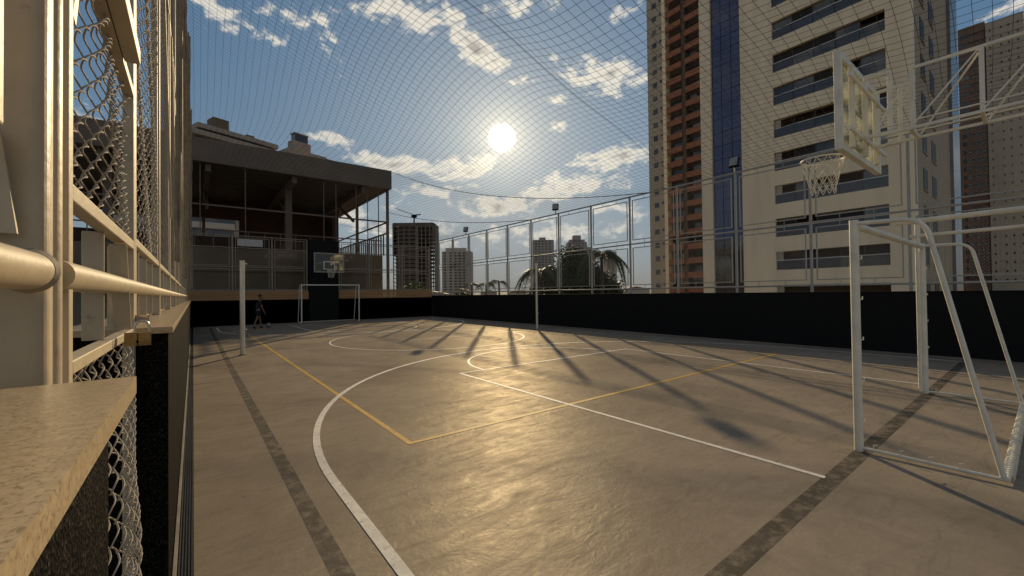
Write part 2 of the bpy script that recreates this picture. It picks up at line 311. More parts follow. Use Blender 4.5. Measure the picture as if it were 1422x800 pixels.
# ------------------------------------------------------------------ mesh building
class MB:
    def __init__(s): s.v = []; s.f = []
    def box(s, a, b):
        x0, y0, z0 = (min(p, q) for p, q in zip(a, b)); x1, y1, z1 = (max(p, q) for p, q in zip(a, b))
        i = len(s.v)
        s.v += [(x0, y0, z0), (x1, y0, z0), (x1, y1, z0), (x0, y1, z0), (x0, y0, z1), (x1, y0, z1), (x1, y1, z1), (x0, y1, z1)]
        s.f += [tuple(i + k for k in q) for q in ((0, 3, 2, 1), (4, 5, 6, 7), (0, 1, 5, 4), (1, 2, 6, 5), (2, 3, 7, 6), (3, 0, 4, 7))]
        return s
    def tube(s, pts, r, n=6, cap=True):
        pts = [Vector(p) for p in pts]; rs = r if isinstance(r, (list, tuple)) else [r] * len(pts)
        d0 = (pts[1] - pts[0]).normalized(); ref = Vector((0, 0, 1)) if abs(d0.z) < .9 else Vector((1, 0, 0))
        u = d0.cross(ref).normalized(); base = len(s.v)
        for k, p in enumerate(pts):
            d = (pts[min(k + 1, len(pts) - 1)] - pts[max(k - 1, 0)])
            d = d.normalized() if d.length > 1e-9 else d0
            u = (u - d * u.dot(d)); u = u.normalized() if u.length > 1e-6 else d.orthogonal().normalized()
            w = d.cross(u)
            for j in range(n):
                a = 2 * math.pi * j / n + math.pi / n
                s.v.append(tuple(p + (u * math.cos(a) + w * math.sin(a)) * rs[k]))
        for k in range(len(pts) - 1):
            for j in range(n):
                a = base + k * n + j; b = base + k * n + (j + 1) % n
                s.f.append((a, b, b + n, a + n))
        if cap:
            s.f.append(tuple(base + j for j in reversed(range(n)))); e = base + (len(pts) - 1) * n
            s.f.append(tuple(e + j for j in range(n)))
        return s
    def bar(s, a, b, w, h, up=(0, 0, 1)):
        a, b = Vector(a), Vector(b); d = (b - a).normalized(); up = Vector(up)
        if abs(d.dot(up)) > .95: up = Vector((0, 1, 0))
        x = d.cross(up).normalized(); y = x.cross(d).normalized(); i = len(s.v)
        for p in (a, b):
            for sx, sy in ((-1, -1), (1, -1), (1, 1), (-1, 1)): s.v.append(tuple(p + x * sx * w / 2 + y * sy * h / 2))
        s.f += [tuple(i + k for k in q) for q in ((0, 1, 2, 3), (7, 6, 5, 4), (0, 4, 5, 1), (1, 5, 6, 2), (2, 6, 7, 3), (3, 7, 4, 0))]
        return s
    def prism(s, poly, axis, a, b):                     # polygon extruded along an axis
        i = len(s.v); n = len(poly)
        def mk(p, t):
            return {0: (t, p[0], p[1]), 1: (p[0], t, p[1]), 2: (p[0], p[1], t)}[axis]
        for t in (a, b): s.v += [mk(p, t) for p in poly]
        s.f.append(tuple(range(i, i + n))); s.f.append(tuple(reversed(range(i + n, i + 2 * n))))
        for k in range(n):
            q = (k + 1) % n; s.f.append((i + k, i + n + k, i + n + q, i + q))
        return s
    def quad(s, a, b, c, d):
        i = len(s.v); s.v += [tuple(a), tuple(b), tuple(c), tuple(d)]; s.f.append((i, i + 1, i + 2, i + 3)); return s
    def tri(s, a, b, c):
        i = len(s.v); s.v += [tuple(a), tuple(b), tuple(c)]; s.f.append((i, i + 1, i + 2)); return s
    def mesh(s, name, m, smooth=False):
        me = bpy.data.meshes.new(name); me.from_pydata(s.v, [], s.f); me.materials.append(m)
        bm = bmesh.new(); bm.from_mesh(me); bmesh.ops.recalc_face_normals(bm, faces=bm.faces); bm.to_mesh(me); bm.free()
        if smooth: me.shade_smooth(); me.set_sharp_from_angle(angle=R(50))
        return me
    def build(s, name, m, parent=None, smooth=False, bevel=0):
        return link(name, s.mesh(name, m, smooth), parent, bevel=bevel)
def link(name, me, parent=None, loc=None, bevel=0):
    o = bpy.data.objects.new(name, me); COL.objects.link(o)
    if parent: o.parent = parent
    if loc: o.location = loc
    if bevel:
        b = o.modifiers.new("edge", 'BEVEL'); b.width = bevel; b.segments = 2; b.limit_method = 'ANGLE'
    return o
def tag(o, label=None, cat=None, group=None, kind=None):
    if label: o["label"] = label
    if cat: o["category"] = cat
    if group: o["group"] = group
    if kind: o["kind"] = kind
    return o
def thing(name, label, cat, loc=(0, 0, 0), group=None, rz=0):
    o = bpy.data.objects.new(name, None); COL.objects.link(o); o.location = loc; o.rotation_euler = (0, 0, rz); o.empty_display_size = .2
    return tag(o, label, cat, group)
def copy_thing(o, loc, label, rz=None):
    def cp(a, par):
        c = a.copy(); COL.objects.link(c)
        if par: c.parent = par
        for ch in a.children: cp(ch, c)
        return c
    c = cp(o, None); c.location = loc
    if rz is not None: c.rotation_euler = (0, 0, rz)
    c["label"] = label
    return c
def chain_mesh(name, w, h, cell, r, n, m, sub=1, sag=0.0, va=None, dep=0.0):
    """chain link fabric in the plane y = 0: zigzag wires running upwards, each hooked round its neighbours"""
    b = MB(); k = 0; x = 0.0; a = cell / 2; va = va or a * 1.05; rng = random.Random(3)
    while x <= w + 1e-6:
        pts = []; z = 0.0; i = 0
        while z <= h + 1e-6:
            for q in range(sub):
                t = q / sub; sgn = 1 if (i + k) % 2 == 0 else -1
                xo = sgn * a * .55 * (.55 * (1 - 2 * t) + .45 * math.cos(math.pi * t)) if sub > 1 else sgn * a * .53
                d = math.sin(math.pi * t) * sgn * max(r * 1.15, dep) if sub > 1 else sgn * r
                zz = z + t * va
                if sub > 1: zz += math.sin(2 * math.pi * t) * va * .10
                if zz > h: break
                bulge = (.012 * math.sin(x * 6 + zz * 5) if dep else 0) + sag * math.sin(math.pi * min(max(x / w, 0), 1)) * math.sin(math.pi * zz / h)
                pts.append((min(max(x + xo, 0), w), d + bulge + rng.uniform(-.15, .15) * r, zz))
            z += va; i += 1
        if len(pts) > 1: b.tube(pts, r, n, cap=False)
        x += a; k += 1
    return b.mesh(name, m, smooth=n > 3)

# ================================================================== SETTING
b = MB(); b.quad((-6000, -6000, -3.0), (6000, -6000, -3.0), (6000, 6000, -3.0), (-6000, 6000, -3.0))
tag(b.build("ground", M['outside']), "wide street level ground around the raised court", kind='structure')
court = tag(MB().box((0.0, -6, -3), (12.4, 24.7, 0)).build("court_floor", M['floor']), "worn brown grey concrete court floor", kind='structure')
tag(MB().box((-6, -6, -3), (-.07, 24.7, -.01)).build("side_pavement", M['outside']), kind='structure')
tag(MB().box((12.6, -6, -3), (14.5, 24.7, .2)).build("right_pavement", M['outside']), kind='structure')
tag(MB().box((-8, 24.7, -3), (14.5, 50, 1.2)).build("terrace", M['conc']), kind='structure')

# painted markings, each a thin sheet on the floor
def strip(pts, w, z, m):
    b = MB(); P = [Vector((p[0], p[1], 0)) for p in pts]; L_, R_ = [], []
    for i, p in enumerate(P):
        d = (P[min(i + 1, len(P) - 1)] - P[max(i - 1, 0)]).normalized(); n = Vector((-d.y, d.x, 0)) * w / 2
        L_.append(p + n); R_.append(p - n)
    n = len(P)
    b.v = [(p.x, p.y, z) for p in L_] + [(p.x, p.y, z) for p in R_]
    b.f = [(i, n + i, n + i + 1, i + 1) for i in range(n - 1)]
    return b.build("court_line", m, court)
def arc(cx, cy, r, a0, a1, n=48): return [(cx + r * math.cos(R(a0 + (a1 - a0) * i / n)), cy + r * math.sin(R(a0 + (a1 - a0) * i / n))) for i in range(n + 1)]
Z1, Z2, Z3 = .001, .002, .003
YM = 12.2
for mir in (False, True):
    f = (lambda P: [(x, 2 * YM - y) for x, y in P]) if mir else (lambda P: P)
    strip(f([(3.78, 1.06), (3.78, 6.46)]), .05, Z3, M['white']); strip(f([(8.55, 1.15), (8.55, 6.46)]), .05, Z3, M['white'])
    strip(f([(3.755, 6.46), (8.575, 6.46)]), .05, Z3 + .0012, M['white'])
    strip(f(arc(6.15, 6.50, 1.85, 0, 180)), .05, Z3 + .0004, M['white'])
    strip(f([(.85, 1.0), (.85, 3.35)] + arc(6.27, 3.35, 5.42, 180, 0, 80) + [(11.69, 3.35), (11.69, 1.0)]), .065, Z3 + .0008, M['white'])
    strip(f([(.55, 1.02), (11.9, 1.02)]), .115, Z1, M['dark'])
strip([(.60, 1.08), (.60, 23.3)], .10, Z1, M['dark'])
strip([(11.95, 1.08), (11.95, 23.3)], .08, Z1, M['dark'])
strip([(1.64, 3.75), (1.64, 20.65)], .055, Z2, M['yellow']); strip([(10.44, 3.75), (10.44, 20.65)], .055, Z2, M['yellow'])
strip([(1.6125, 3.75), (10.4675, 3.75)], .055, Z2 + .0008, M['yellow']); strip([(1.6125, 20.65), (10.4675, 20.65)], .055, Z2 + .0008, M['yellow'])
strip([(.6, YM), (11.95, YM)], .05, Z1 + .001, M['faint'])
strip(arc(6.2, 12.45, 3.05, 0, 360, 90), .05, Z3 + .0016, M['white'])

# drain along the left wall
drain = tag(MB().box((-.068, -3, -.03), (0, 24.6, -.012)).build("drain_channel", M['drain']), kind='structure')
for i in range(5):
    x = -.064 + i * .0135
    MB().box((x, -3, -.0115), (x + .006, 24.6, .003)).build("slat", M['drain'], drain)
tag(MB().box((-.085, .98, 0), (-.07, 24.6, .03)).build("skirting", M['skirt']), kind='structure')

# ---- walls
def wall(name, label, boxes, m):
    b = MB()
    for q in boxes: b.box(*q)
    return tag(b.build(name, m), label, "wall")
WT = 1.262
wl = wall("rubber_wall", "long low black rubber faced wall running down the left side of the court", [((-.42, 2.45, -1), (-.09, 24.66, WT))], M['rubber'])
for i in range(13):
    y0 = 2.40 + i * 1.73
    MB().box((-.46, y0, WT), (-.072, min(y0 + 1.727, 24.66), 1.29)).build("coping_stone", M['granite'], wl, bevel=.003)
wn = wall("rubber_wall", "short black rubber faced wall under the closest granite coping", [((-.42, -2, -1), (-.09, .77, WT))], M['rubber'])
MB().box((-.46, -2, WT), (-.075, .5490, 1.29)).build("coping_stone", M['granite'], wn)
MB().box((-.46, .5496, WT), (-.075, .93, 1.29)).build("coping_stone", M['granite'], wn)
wr = wall("black_wall", "long low black wall under the right hand fence", [((12.4, -6, -1), (12.6, 24.9, 1.345))], M['black'])
MB().box((12.385, -6, 1.345), (12.615, 24.9, 1.362)).build("coping", M['black'], wr)
wb = wall("black_wall", "low black wall behind the far goal with an ochre ledge", [((-.42, 24.7, -1), (12.38, 24.95, 1.25))], M['black'])
for x0, x1 in ((-.42, 5.0), (6.56, 12.38)):
    for k in range(4): MB().box((x0, 24.66 + .012 * (k % 2), 1.25 + k * .1145), (x1, 24.95, 1.25 + k * .1145 + .106)).build("ledge_board", M['sill'], wb)
tag(MB().box((5.02, 24.6, 0), (6.54, 24.99, 4.5)).build("black_panel", M['black'], bevel=.01), "tall black panel standing behind the far goal and hoop", "panel")

# ================================================================== LEFT FENCE AND GATE
XF = -.20
lf = thing("wire_fence", "tall cream chain link fence along the left wall", "fence", (XF, 2.5, 1.29))
def L_(p): return (p[0] - XF, p[1] - 2.5, p[2] - 1.29)
def lbar(name, a, b2, w, h, m=M['cream'], bevel=.004, up=(0, 0, 1)):
    return MB().bar(L_(a), L_(b2), w, h, up).build(name, m, lf, bevel=bevel)
TOPL = 9.0
posts_l = [4.15 + 1.83 * k for k in range(12)]
for y in posts_l:
    lbar("post", (XF - .025, y, 1.29), (XF - .025, y, TOPL), .05, .06)
ys = [2.47] + posts_l
cm_near = chain_mesh("mesh_panel", 1.58, 2.9, .105, .0021, 5, M['wire'], sub=4, va=.040, dep=.007)
cm_far = chain_mesh("mesh_panel", 1.74, 3.55, .10, .0021, 3, M['wire'])
for i in range(len(ys) - 1):
    y0, y1 = ys[i] + .03, ys[i + 1] - .03; x = XF - .022
    for z in (1.675, 4.6, 8.2): lbar("rail", (x, y0, z), (x, y1, z), .035, .035)
    lbar("rail", (x - .05, y0, 1.30), (x - .05, y1, 1.30), .03, .02)
    for k in range(3):
        yb = y0 + (k + .75) * (y1 - y0) / 3.6
        lbar("baluster", (x - .022, yb, 1.311), (x - .022, yb, 1.657), .05, .008)
    for yy in (y0 + .035, y1 - .035): lbar("panel_frame", (x, yy, 1.695), (x, yy, 4.58), .022, .022)
    if i > 0: lbar("brace", (x + .03, y0 + .05, 4.4), (x + .03, y1 - .05, 2.1 + .2 * (i % 2)), .018, .018)
    o = link("mesh_panel", cm_near if i == 0 else cm_far, lf, (x - XF, y0 + .02 - 2.5, 1.70 - 1.29)); o.rotation_euler = (0, 0, R(90))
    if i > 0:
        o = link("mesh_panel", cm_far, lf, (x - XF, y0 + .02 - 2.5, 4.62 - 1.29)); o.rotation_euler = (0, 0, R(90))
# round handrail through all posts
hr = thing("handrail", "thick round cream handrail pipe running through the left fence posts", "handrail", (XF - .010, 1.17, 1.467))
MB().tube([(-.005, 0, 0), (-.005, 23.4, 0)], .0315, 20).build("pipe", M['cream'], hr, smooth=True)
MB().tube([(-.005, -1.6, 0), (-.005, -.142, 0)], .0315, 24).build("pipe", M['cream'], hr, smooth=True)
MB().tube([(-.005, -.152, 0), (-.005, -.1415, 0)], [.0325, .037], 24).build("weld_ring", M['wire'], hr, smooth=True)

# heavy post on the near coping
hp = thing("gate_post", "wide cream steel post rising behind the closest granite coping", "post", (XF, 1.06, 1.29))
def rrect(x0, y0, x1, y1, r, n=5):
    P = []
    for cx, cy, a in ((x1 - r, y1 - r, 0), (x0 + r, y1 - r, 90), (x0 + r, y0 + r, 180), (x1 - r, y0 + r, 270)):
        for k in range(n + 1): P.append((cx + r * math.cos(R(a + 90 * k / n)), cy + r * math.sin(R(a + 90 * k / n))))
    return P
MB().prism(rrect(-.13, -.032, .004, .035, .026, 8), 2, -1.29, 3.4).build("box_section", M['cream'], hp)
MB().tube([(-.020, .075, -1.29), (-.020, .075, 3.4)], .0245, 24).build("round_pipe", M['cream'], hp, smooth=True)
# side plate and gusset seen at the very edge of the photograph
MB().box((-.06, -.21, .385), (-.020, -.125, 3.4)).build("stiffener_plate", M['cream'], hp, bevel=.004)
MB().prism([(-.13, .40), (-.040, .40), (-.022, .235), (-.13, .235)], 1, -.060, -.052).build("gusset", M['cream'], hp)

# gate
gt = thing("mesh_gate", "cream chain link gate hanging between the wide post and the padlocked post", "gate", (XF, 1.25, 0))
def gbar(name, a, b2, w, h, bevel=.003): return MB().bar((a[0] - XF, a[1] - 1.25, a[2]), (b2[0] - XF, b2[1] - 1.25, b2[2]), w, h).build(name, M['cream'], gt, bevel=bevel)
x = XF - .018
gbar("stile", (x, 1.235, .06), (x, 1.235, 2.9), .036, .036); gbar("stile", (x, 2.40, .06), (x, 2.40, 2.9), .036, .036)
for z, h in ((.08, .036), (1.275, .03), (1.645, .036), (2.30, .036)): gbar("rail", (x, 1.254, z), (x, 2.381, z), .036, h)
MB().box((.002, -.03, 2.285), (.046, .80, 2.34)).build("header_box", M['cream'], gt, bevel=.003)
for y in (1.78, 2.25): gbar("baluster", (x - .024, y, 1.292), (x - .024, y, 1.625), .05, .008)
MB().bar((x - XF - .004, 1.0, 1.30), (x - XF - .004, .86, 1.62), .05, .006).build("brace", M['cream'], gt)
MB().bar((x - XF + .002, .02, 2.02), (x - XF + .002, .075, 2.16), .03, .03).build("hinge", M['cream'], gt)
cg = chain_mesh("mesh_panel", 1.10, .62, .125, .0022, 7, M['wire'], sub=6, va=.040, dep=.011)
o = link("mesh_panel", cg, gt, (x - XF, .02, 1.675)); o.rotation_euler = (0, 0, R(90))
cl = chain_mesh("mesh_panel", 1.10, 1.14, .115, .0021, 6, M['wire'], sub=5, sag=-.07, va=.040, dep=.010)
o = link("mesh_panel", cl, gt, (x - XF, .02, .11)); o.rotation_euler = (0, 0, R(90))
# lock post
lp = thing("lock_post", "slender cream square post that the brass padlock hangs on", "post", (XF, 2.46, 0))
MB().prism(rrect(-.042, -.03, 0, .03, .008, 3), 2, 0, TOPL).build("box_section", M['cream'], lp)
MB().bar((0, -.02, 1.33), (.045, -.05, 1.33), .006, .03).build("hasp", M['steel'], lp)
pk = thing("padlock", "bronze padlock with a steel shackle hanging on the gate post", "padlock", (-.150, 1.90, 1.258), rz=R(4)); pk.scale = (.62, .62, .72)
MB().prism(rrect(-.055, -.018, -.001, .018, .006, 3), 2, 0, .062).build("body", M['brass'], pk)
MB().prism(rrect(.001, -.018, .055, .018, .006, 3), 2, 0, .062).build("body", M['brass'], pk)
MB().tube([(-.012, 0, .058)] + [(.018 + .030 * math.cos(R(a)), 0, .085 + .032 * math.sin(R(a))) for a in range(180, -1, -20)] + [(.048, 0, .058)], .006, 10).build("shackle", M['steel'], pk, smooth=True)
MB().tube([(-.002, -.0195, .02), (-.002, -.0178, .02)], .006, 12).build("keyhole", M['black'], pk)

# net gathered into ropes along the left fence
def gathered(yv, zb, zt, xo, label):
    g = thing("gathered_net", label, "net", (xo, yv, zb), group=None)
    rr = random.Random(int(yv * 10))
    for k in range(6):
        ph = rr.uniform(0, 6); P = []
        for i in range(26):
            t = i / 25; P.append((.03 * math.sin(ph + 5 * t + k) * .8 + rr.uniform(-.008, .008), .10 * math.cos(ph + 4 * t) + rr.uniform(-.01, .01) + k * .03, t * (zt - zb)))
        MB().tube(P, [rr.uniform(.010, .022) for _ in P], 5).build("strand", M['netcream'], g, smooth=True)
gathered(7.0, 1.9, 9.0, -.15, "brown net gathered into a hanging bundle, nearest along the left fence")
gathered(10.5, 1.8, 9.0, -.12, "brown net gathered into a hanging bundle, middle of the left fence")
gathered(15.0, 1.7, 9.0, -.085, "brown net gathered into a hanging bundle, third along the left fence")
gathered(21.0, 1.7, 9.0, -.06, "brown net gathered into a hanging bundle, at the far end of the left fence")

# ================================================================== RIGHT FENCE
rf = thing("mesh_fence", "long grey two tier chain link fence on the right black wall", "fence", (12.45, 0, 1.36))
ZB, ZM, ZT = 1.53 - 1.36, 3.13 - 1.36, 4.83 - 1.36
py = [1.83 * k + .02 for k in range(-3, 14)]
pm = MB().bar((0, 0, 0), (0, 0, ZT + .02), .055, .055).mesh("post", M['fence'])
for y in py: link("post", pm, rf, (0, y, 0))
rp = MB().tube([(0, py[0], 0), (0, 24.75, 0)], .026, 8).mesh("rail", M['fence'], True)
for z in (ZB, ZM, ZT): link("rail", rp, rf, (0, 0, z))
def frame_mesh(w, h, t, m):
    b = MB()
    b.bar((0, 0, 0), (0, 0, h), t, t); b.bar((0, w, 0), (0, w, h), t, t); b.bar((0, t / 2, t / 2), (0, w - t / 2, t / 2), t, t); b.bar((0, t / 2, h - t / 2), (0, w - t / 2, h - t / 2), t, t)
    for q in (.3, .7):
        b.bar((0, w * q, h), (0, w * q, h + .09), .012, .012); b.bar((0, w * q, 0), (0, w * q, -.09), .012, .012)
    return b.mesh("panel_frame", m)
PWD = 1.83 - .055 - .18
fm0 = frame_mesh(PWD, ZM - ZB - .26, .026, M['fence']); fm1 = frame_mesh(PWD, ZT - ZM - .26, .026, M['fence'])
cm0 = chain_mesh("mesh_panel", PWD, ZM - ZB - .26, .062, .0016, 3, M['fence']); cm1 = chain_mesh("mesh_panel", PWD, ZT - ZM - .26, .062, .0016, 3, M['fence'])
for y in py[:-1]:
    ya = y + .0275 + .09
    for me, ce, z in ((fm0, cm0, ZB + .13), (fm1, cm1, ZM + .13)):
        link("panel_frame", me, rf, (0, ya, z)); o = link("mesh_panel", ce, rf, (0, ya, z)); o.rotation_euler = (0, 0, R(90))

# floodlights on the fence
fl = thing("floodlight", "black floodlight on the right fence before the blue glass strip", "floodlight", (12.45, 5.51, 4.85))
MB().tube([(0, 0, 0), (0, 0, .16)], .022, 10).build("stem", M['fence'], fl, True)
MB().bar((0, -.15, .16), (0, .15, .16), .03, .02).build("bracket", M['black'], fl)
MB().prism([(-.13, .17), (-.03, .13), (.07, .40), (-.04, .44)], 1, -.13, .13).build("housing", M['black'], fl, bevel=.01)
MB().prism([(-.135, .185), (-.126, .181), (-.041, .422), (-.050, .426)], 1, -.11, .11).build("lens", M['lampglass'], fl)
fl["group"] = "floodlights on the right fence"
copy_thing(fl, (12.45, 13.0, 4.85), "black floodlight on the right fence, above the dense palms", R(35))
copy_thing(fl, (12.45, 20.45, 4.85), "smallest black floodlight on the right fence, beside the white tower", R(35))

# ================================================================== BACK FENCE
def back_fence(xs, label):
    bf = thing("mesh_fence", label, "fence", (xs[0], 24.8, 1.70))
    H = 4.50 - 1.70
    for x in xs: MB().bar((x - xs[0], 0, 0), (x - xs[0], 0, H), .06, .06).build("post", M['backfence'], bf)
    for z in (.02, 1.21, 2.18, H - .02): MB().tube([(0, -.01, z), (xs[-1] - xs[0], -.01, z)], .024, 8).build("rail", M['backfence'], bf, True)
    for a, c in zip(xs, xs[1:]):
        w = c - a - .26
        for z, h in ((.06, 1.06), (1.28, 1.42)):
            f = frame_mesh(w, h, .028, M['backfence']); o = link("panel_frame", f, bf, (a - xs[0] + .13, 0, z)); o.rotation_euler = (0, 0, R(-90))
            ch = chain_mesh("mesh_panel", w, h, .07, .0016, 3, M['backfence']); link("mesh_panel", ch, bf, (a - xs[0] + .13, 0, z))
back_fence([-.15, 1.55, 3.27, 4.93], "brown grey chain link fence on the ochre ledge, part left of the black panel")
back_fence([6.62, 8.33, 10.40, 12.25], "brown grey chain link fence on the ochre ledge, part right of the black panel")

# ================================================================== PAVILION
pv = thing("pavilion", "open brown roofed pavilion on columns beyond the back wall", "pavilion", (0, 25.3, 1.2))
def pb(name, boxes, m, par=pv, bevel=0):
    b = MB()
    for p, q in boxes: b.box((p[0], p[1] - 25.3, p[2] - 1.2), (q[0], q[1] - 25.3, q[2] - 1.2))
    return b.build(name, m, par, bevel=bevel)
pb("fascia", [((-7, 24.95, 8.02), (9.83, 25.2, 9.16)), ((9.62, 25.2, 8.02), (9.83, 38, 9.16))], M['pav'])
pb("roof", [((-7, 25.2, 8.6), (9.62, 38, 8.75))], M['pav'])
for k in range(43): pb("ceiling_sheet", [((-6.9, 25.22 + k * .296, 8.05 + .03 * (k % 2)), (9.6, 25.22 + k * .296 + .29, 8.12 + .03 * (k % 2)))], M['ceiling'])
for x in (-3.2, .6, 4.44, 8.2): 
    b = MB(); b.bar((x, -.05, 6.62), (x, 12.6, 6.62), .22, .36); b.build("roof_beam", M['pav'], pv)
    b = MB(); b.bar((x, 2.0, 5.0), (x, 5.2, 6.45), .12, .16); b.build("brace", M['pav'], pv)
for x, y, r in ((4.44, 27.2, .17), (9.7, 25.35, .075), (9.72, 31.5, .09), (-3.2, 27.2, .17), (9.72, 37.4, .09), (.6, 36.5, .1)):
    pb("column", [((x - r, y - r, 1.2 if y < 26 else 3.95), (x + r, y + r, 8.03))], M['pav'], bevel=.01)
pb("base_wall", [((-7, 26.0, 1.2), (9.6, 26.3, 3.95))], M['pavwall'])
for k in range(5): pb("wall_band", [((-7 + k * 3.3, 25.93, 2.75), (-7 + k * 3.3 + 3.27, 25.998, 2.95))], M['pavwall'])
pb("upper_floor", [((-7, 26.3, 3.7), (9.6, 45, 3.93))], M['conc'])
pb("side_wall", [((9.35, 26.31, 1.2), (9.6, 44, 3.69))], M['pavwall'])
pb("rear_wall", [((2.6, 35, 3.95), (8.85, 35.3, 8.03))], M['redwall']); pb("rear_wall", [((8.4, 33.2, 3.95), (8.85, 34.99, 8.03))], M['redwall'])
pb("rear_wall", [((-7, 35, 6.85), (2.59, 35.3, 8.03)), ((-7, 35, 3.95), (2.59, 35.3, 5.65))], M['redwall'])
pb("tie_rail", [((-7, 25.28, 5.95), (9.7, 25.36, 6.03))], M['pav']); pb("tie_rail", [((9.66, 25.45, 5.95), (9.74, 37.3, 6.03))], M['pav'])
pb("handrail", [((9.62, 25.5, 5.25), (9.70, 37.3, 5.33))], M['pav']); pb("handrail", [((-7, 26.05, 4.85), (9.6, 26.11, 4.91))], M['pav'])
for px_ in (278, 341, 450, 467, 495, 511, 526):
    q = CAM_P + ray(px_, 350) * 1.0; q = CAM_P + (q - CAM_P) * (25.22 / q.y); pb('hanger_rod', [((q.x - .022, 25.2, 4.55), (q.x + .022, 25.244, 8.01))], M['pav'])
bl = MB().box((0, 0, 0), (.05, .13, 1.3)).mesh("baluster", M['pav'])
for k in range(26): link("baluster", bl, pv, (9.63, .6 + k * .44, 2.74))
bs = MB().box((0, 0, 0), (.04, .03, .9)).mesh("baluster", M['pav'])
for k in range(22): link("baluster", bs, pv, (-6.8 + k * .76, .77, 2.74))
for k, (x, y, w) in enumerate(((-2, 34, 5), (-2.2, 36.5, 6))):
    pb("stair_flight", [((x, y, 4.0 + .35 * k), (x + w, y + .3, 4.35 + .35 * k))], M['roofb'])
tag(MB().box((1.83, 25.85, 4.08), (2.98, 25.92, 4.46)).build("white_board", M['alu'], bevel=.01), "small white board hung on the pavilion front behind the fence", "board")

# leafy shrub on the terrace at the back corner
def leaf_cloud(c, rad, n, size, rng, squash=.8, hollow=.35):
    b = MB(); lobes = []
    for k in range(24):
        d = Vector((rng.gauss(0, 1), rng.gauss(0, 1), rng.gauss(0, .8))).normalized() * rng.uniform(.3, .75)
        if k < 3: d = Vector((.25 * (k - 1), .1 * k, .62))
        lobes.append((Vector((d.x * rad[0], d.y * rad[1], d.z * rad[2])), rng.uniform(.28, .5)))
    for i in range(n):
        lc, lr = rng.choice(lobes)
        d = Vector((rng.gauss(0, 1), rng.gauss(0, 1), rng.gauss(0, 1))).normalized() * lr * rng.uniform(hollow, 1) ** .6
        p = Vector(c) + lc + Vector((d.x * rad[0], d.y * rad[1], d.z * rad[2]))
        u = Vector((rng.uniform(-1, 1), rng.uniform(-1, 1), rng.uniform(-.7, .5))).normalized(); w = u.orthogonal().normalized()
        w = (Matrix.Rotation(rng.uniform(0, 6.3), 3, u) @ w) * size * rng.uniform(.3, .5); u = u * size * rng.uniform(.7, 1.3)
        b.quad(p - u * .5, p + w * .5, p + u * .5, p - w * .5)
    return b
rg = random.Random(11)
sh = thing("shrub", "bright green shrub behind the ledge at the far back corner", "shrub", (12.2, 26.6, 1.2))
leaf_cloud((0, 0, .55), (1.1, .7, .55), 900, .16, rg).build("foliage", M['shrub'], sh)
MB().tube([(0, 0, 0), (.05, 0, .5)], [.04, .02], 6).build("stem", M['trunk'], sh)

# ================================================================== GOALS
def bent(p0, p1, p2, r, n=8):
    """corner with a round bend at p1"""
    p0, p1, p2 = Vector(p0), Vector(p1), Vector(p2); a = p1 + (p0 - p1).normalized() * r; c = p1 + (p2 - p1).normalized() * r
    P = [p0]
    for i in range(n + 1):
        t = i / n; P.append(a * (1 - t) ** 2 + p1 * 2 * t * (1 - t) + c * t * t)
    return P + [p2]
def goal(loc, w, depth, label, sgn=1, r=.033, m=M['ivory'], hooks=True, group="futsal goals"):
    g = thing("goal", label, "goal", loc, group=group); h = w / 2
    for s in (-1, 1):
        o = MB().tube([(s * h, 0, 0), (s * h, 0, 2.03)], r, 18).build("post", m, g, True)
        if hooks:
            for k in range(5): MB().tube([(s * h + .03, -.02 * sgn, .25 + k * .36), (s * h + .085, -.03 * sgn, .25 + k * .36), (s * h + .085, -.03 * sgn, .275 + k * .36)], .0045, 5).build("net_hook", m, o)
        MB().tube(bent((s * h, 0, 2.0), (s * h, -.53 * depth * sgn, 1.985), (s * h, -.98 * depth * sgn, .045), .14), r * .56, 12).build("side_frame", m, g, True)
        o = MB().tube([(s * h, 0, .03), (s * h, -depth * sgn, .03)], r * .42, 10).build("ground_bar", m, g, True)
        if hooks:
            for k in range(4): MB().tube([(s * h, -(.12 + k * .2) * depth * sgn, .03), (s * h, -(.12 + k * .2) * depth * sgn, .075), (s * h + .0, -(.15 + k * .2) * depth * sgn, .08)], .0045, 5).build("net_hook", m, o)
    MB().tube([(-h, 0, 1.985), (h, 0, 1.985)], r, 18).build("crossbar", m, g, True)
    MB().tube([(-h, -depth * sgn, .03), (h, -depth * sgn, .03)], r * .5, 10).build("ground_bar", m, g, True)
    P = [(-h + (w - .1) * i / 420 + .05, -depth * sgn + .031 * math.cos(i * .75), .03 + .031 * math.sin(i * .75)) for i in range(421)]
    if hooks: MB().tube(P, .006, 4).build("net_lacing", M['whitecord'], g, True)
    return g
ng = goal((6.245, 1.05, 0), 3.21, .84, "close white futsal goal frame without a net at the right")
fg = goal((5.86, 23.45, 0), 2.90, .95, "distant white futsal goal frame before the black panel", -1, r=.032, hooks=False)
# low two bar rail beyond the near goal
gr = thing("pipe_rail", "two ivory pipes running out of frame behind the close goal", "rail", (8.2, 1.12, 0))
MB().tube([(0, .02, 0), (0, .02, 2.36)], .03, 12).build("upright", M['ivory'], gr, True)
MB().tube([(0, .25, 2.38), (0, -4, 2.45)], .036, 12).build("pipe", M['ivory'], gr, True)
MB().tube([(0, .10, 2.17), (0, -4, 2.21)], .024, 12).build("pipe", M['ivory'], gr, True)
MB().tube([(0, -4, 0), (0, -4, 2.47)], .03, 12).build("upright", M['ivory'], gr, True)

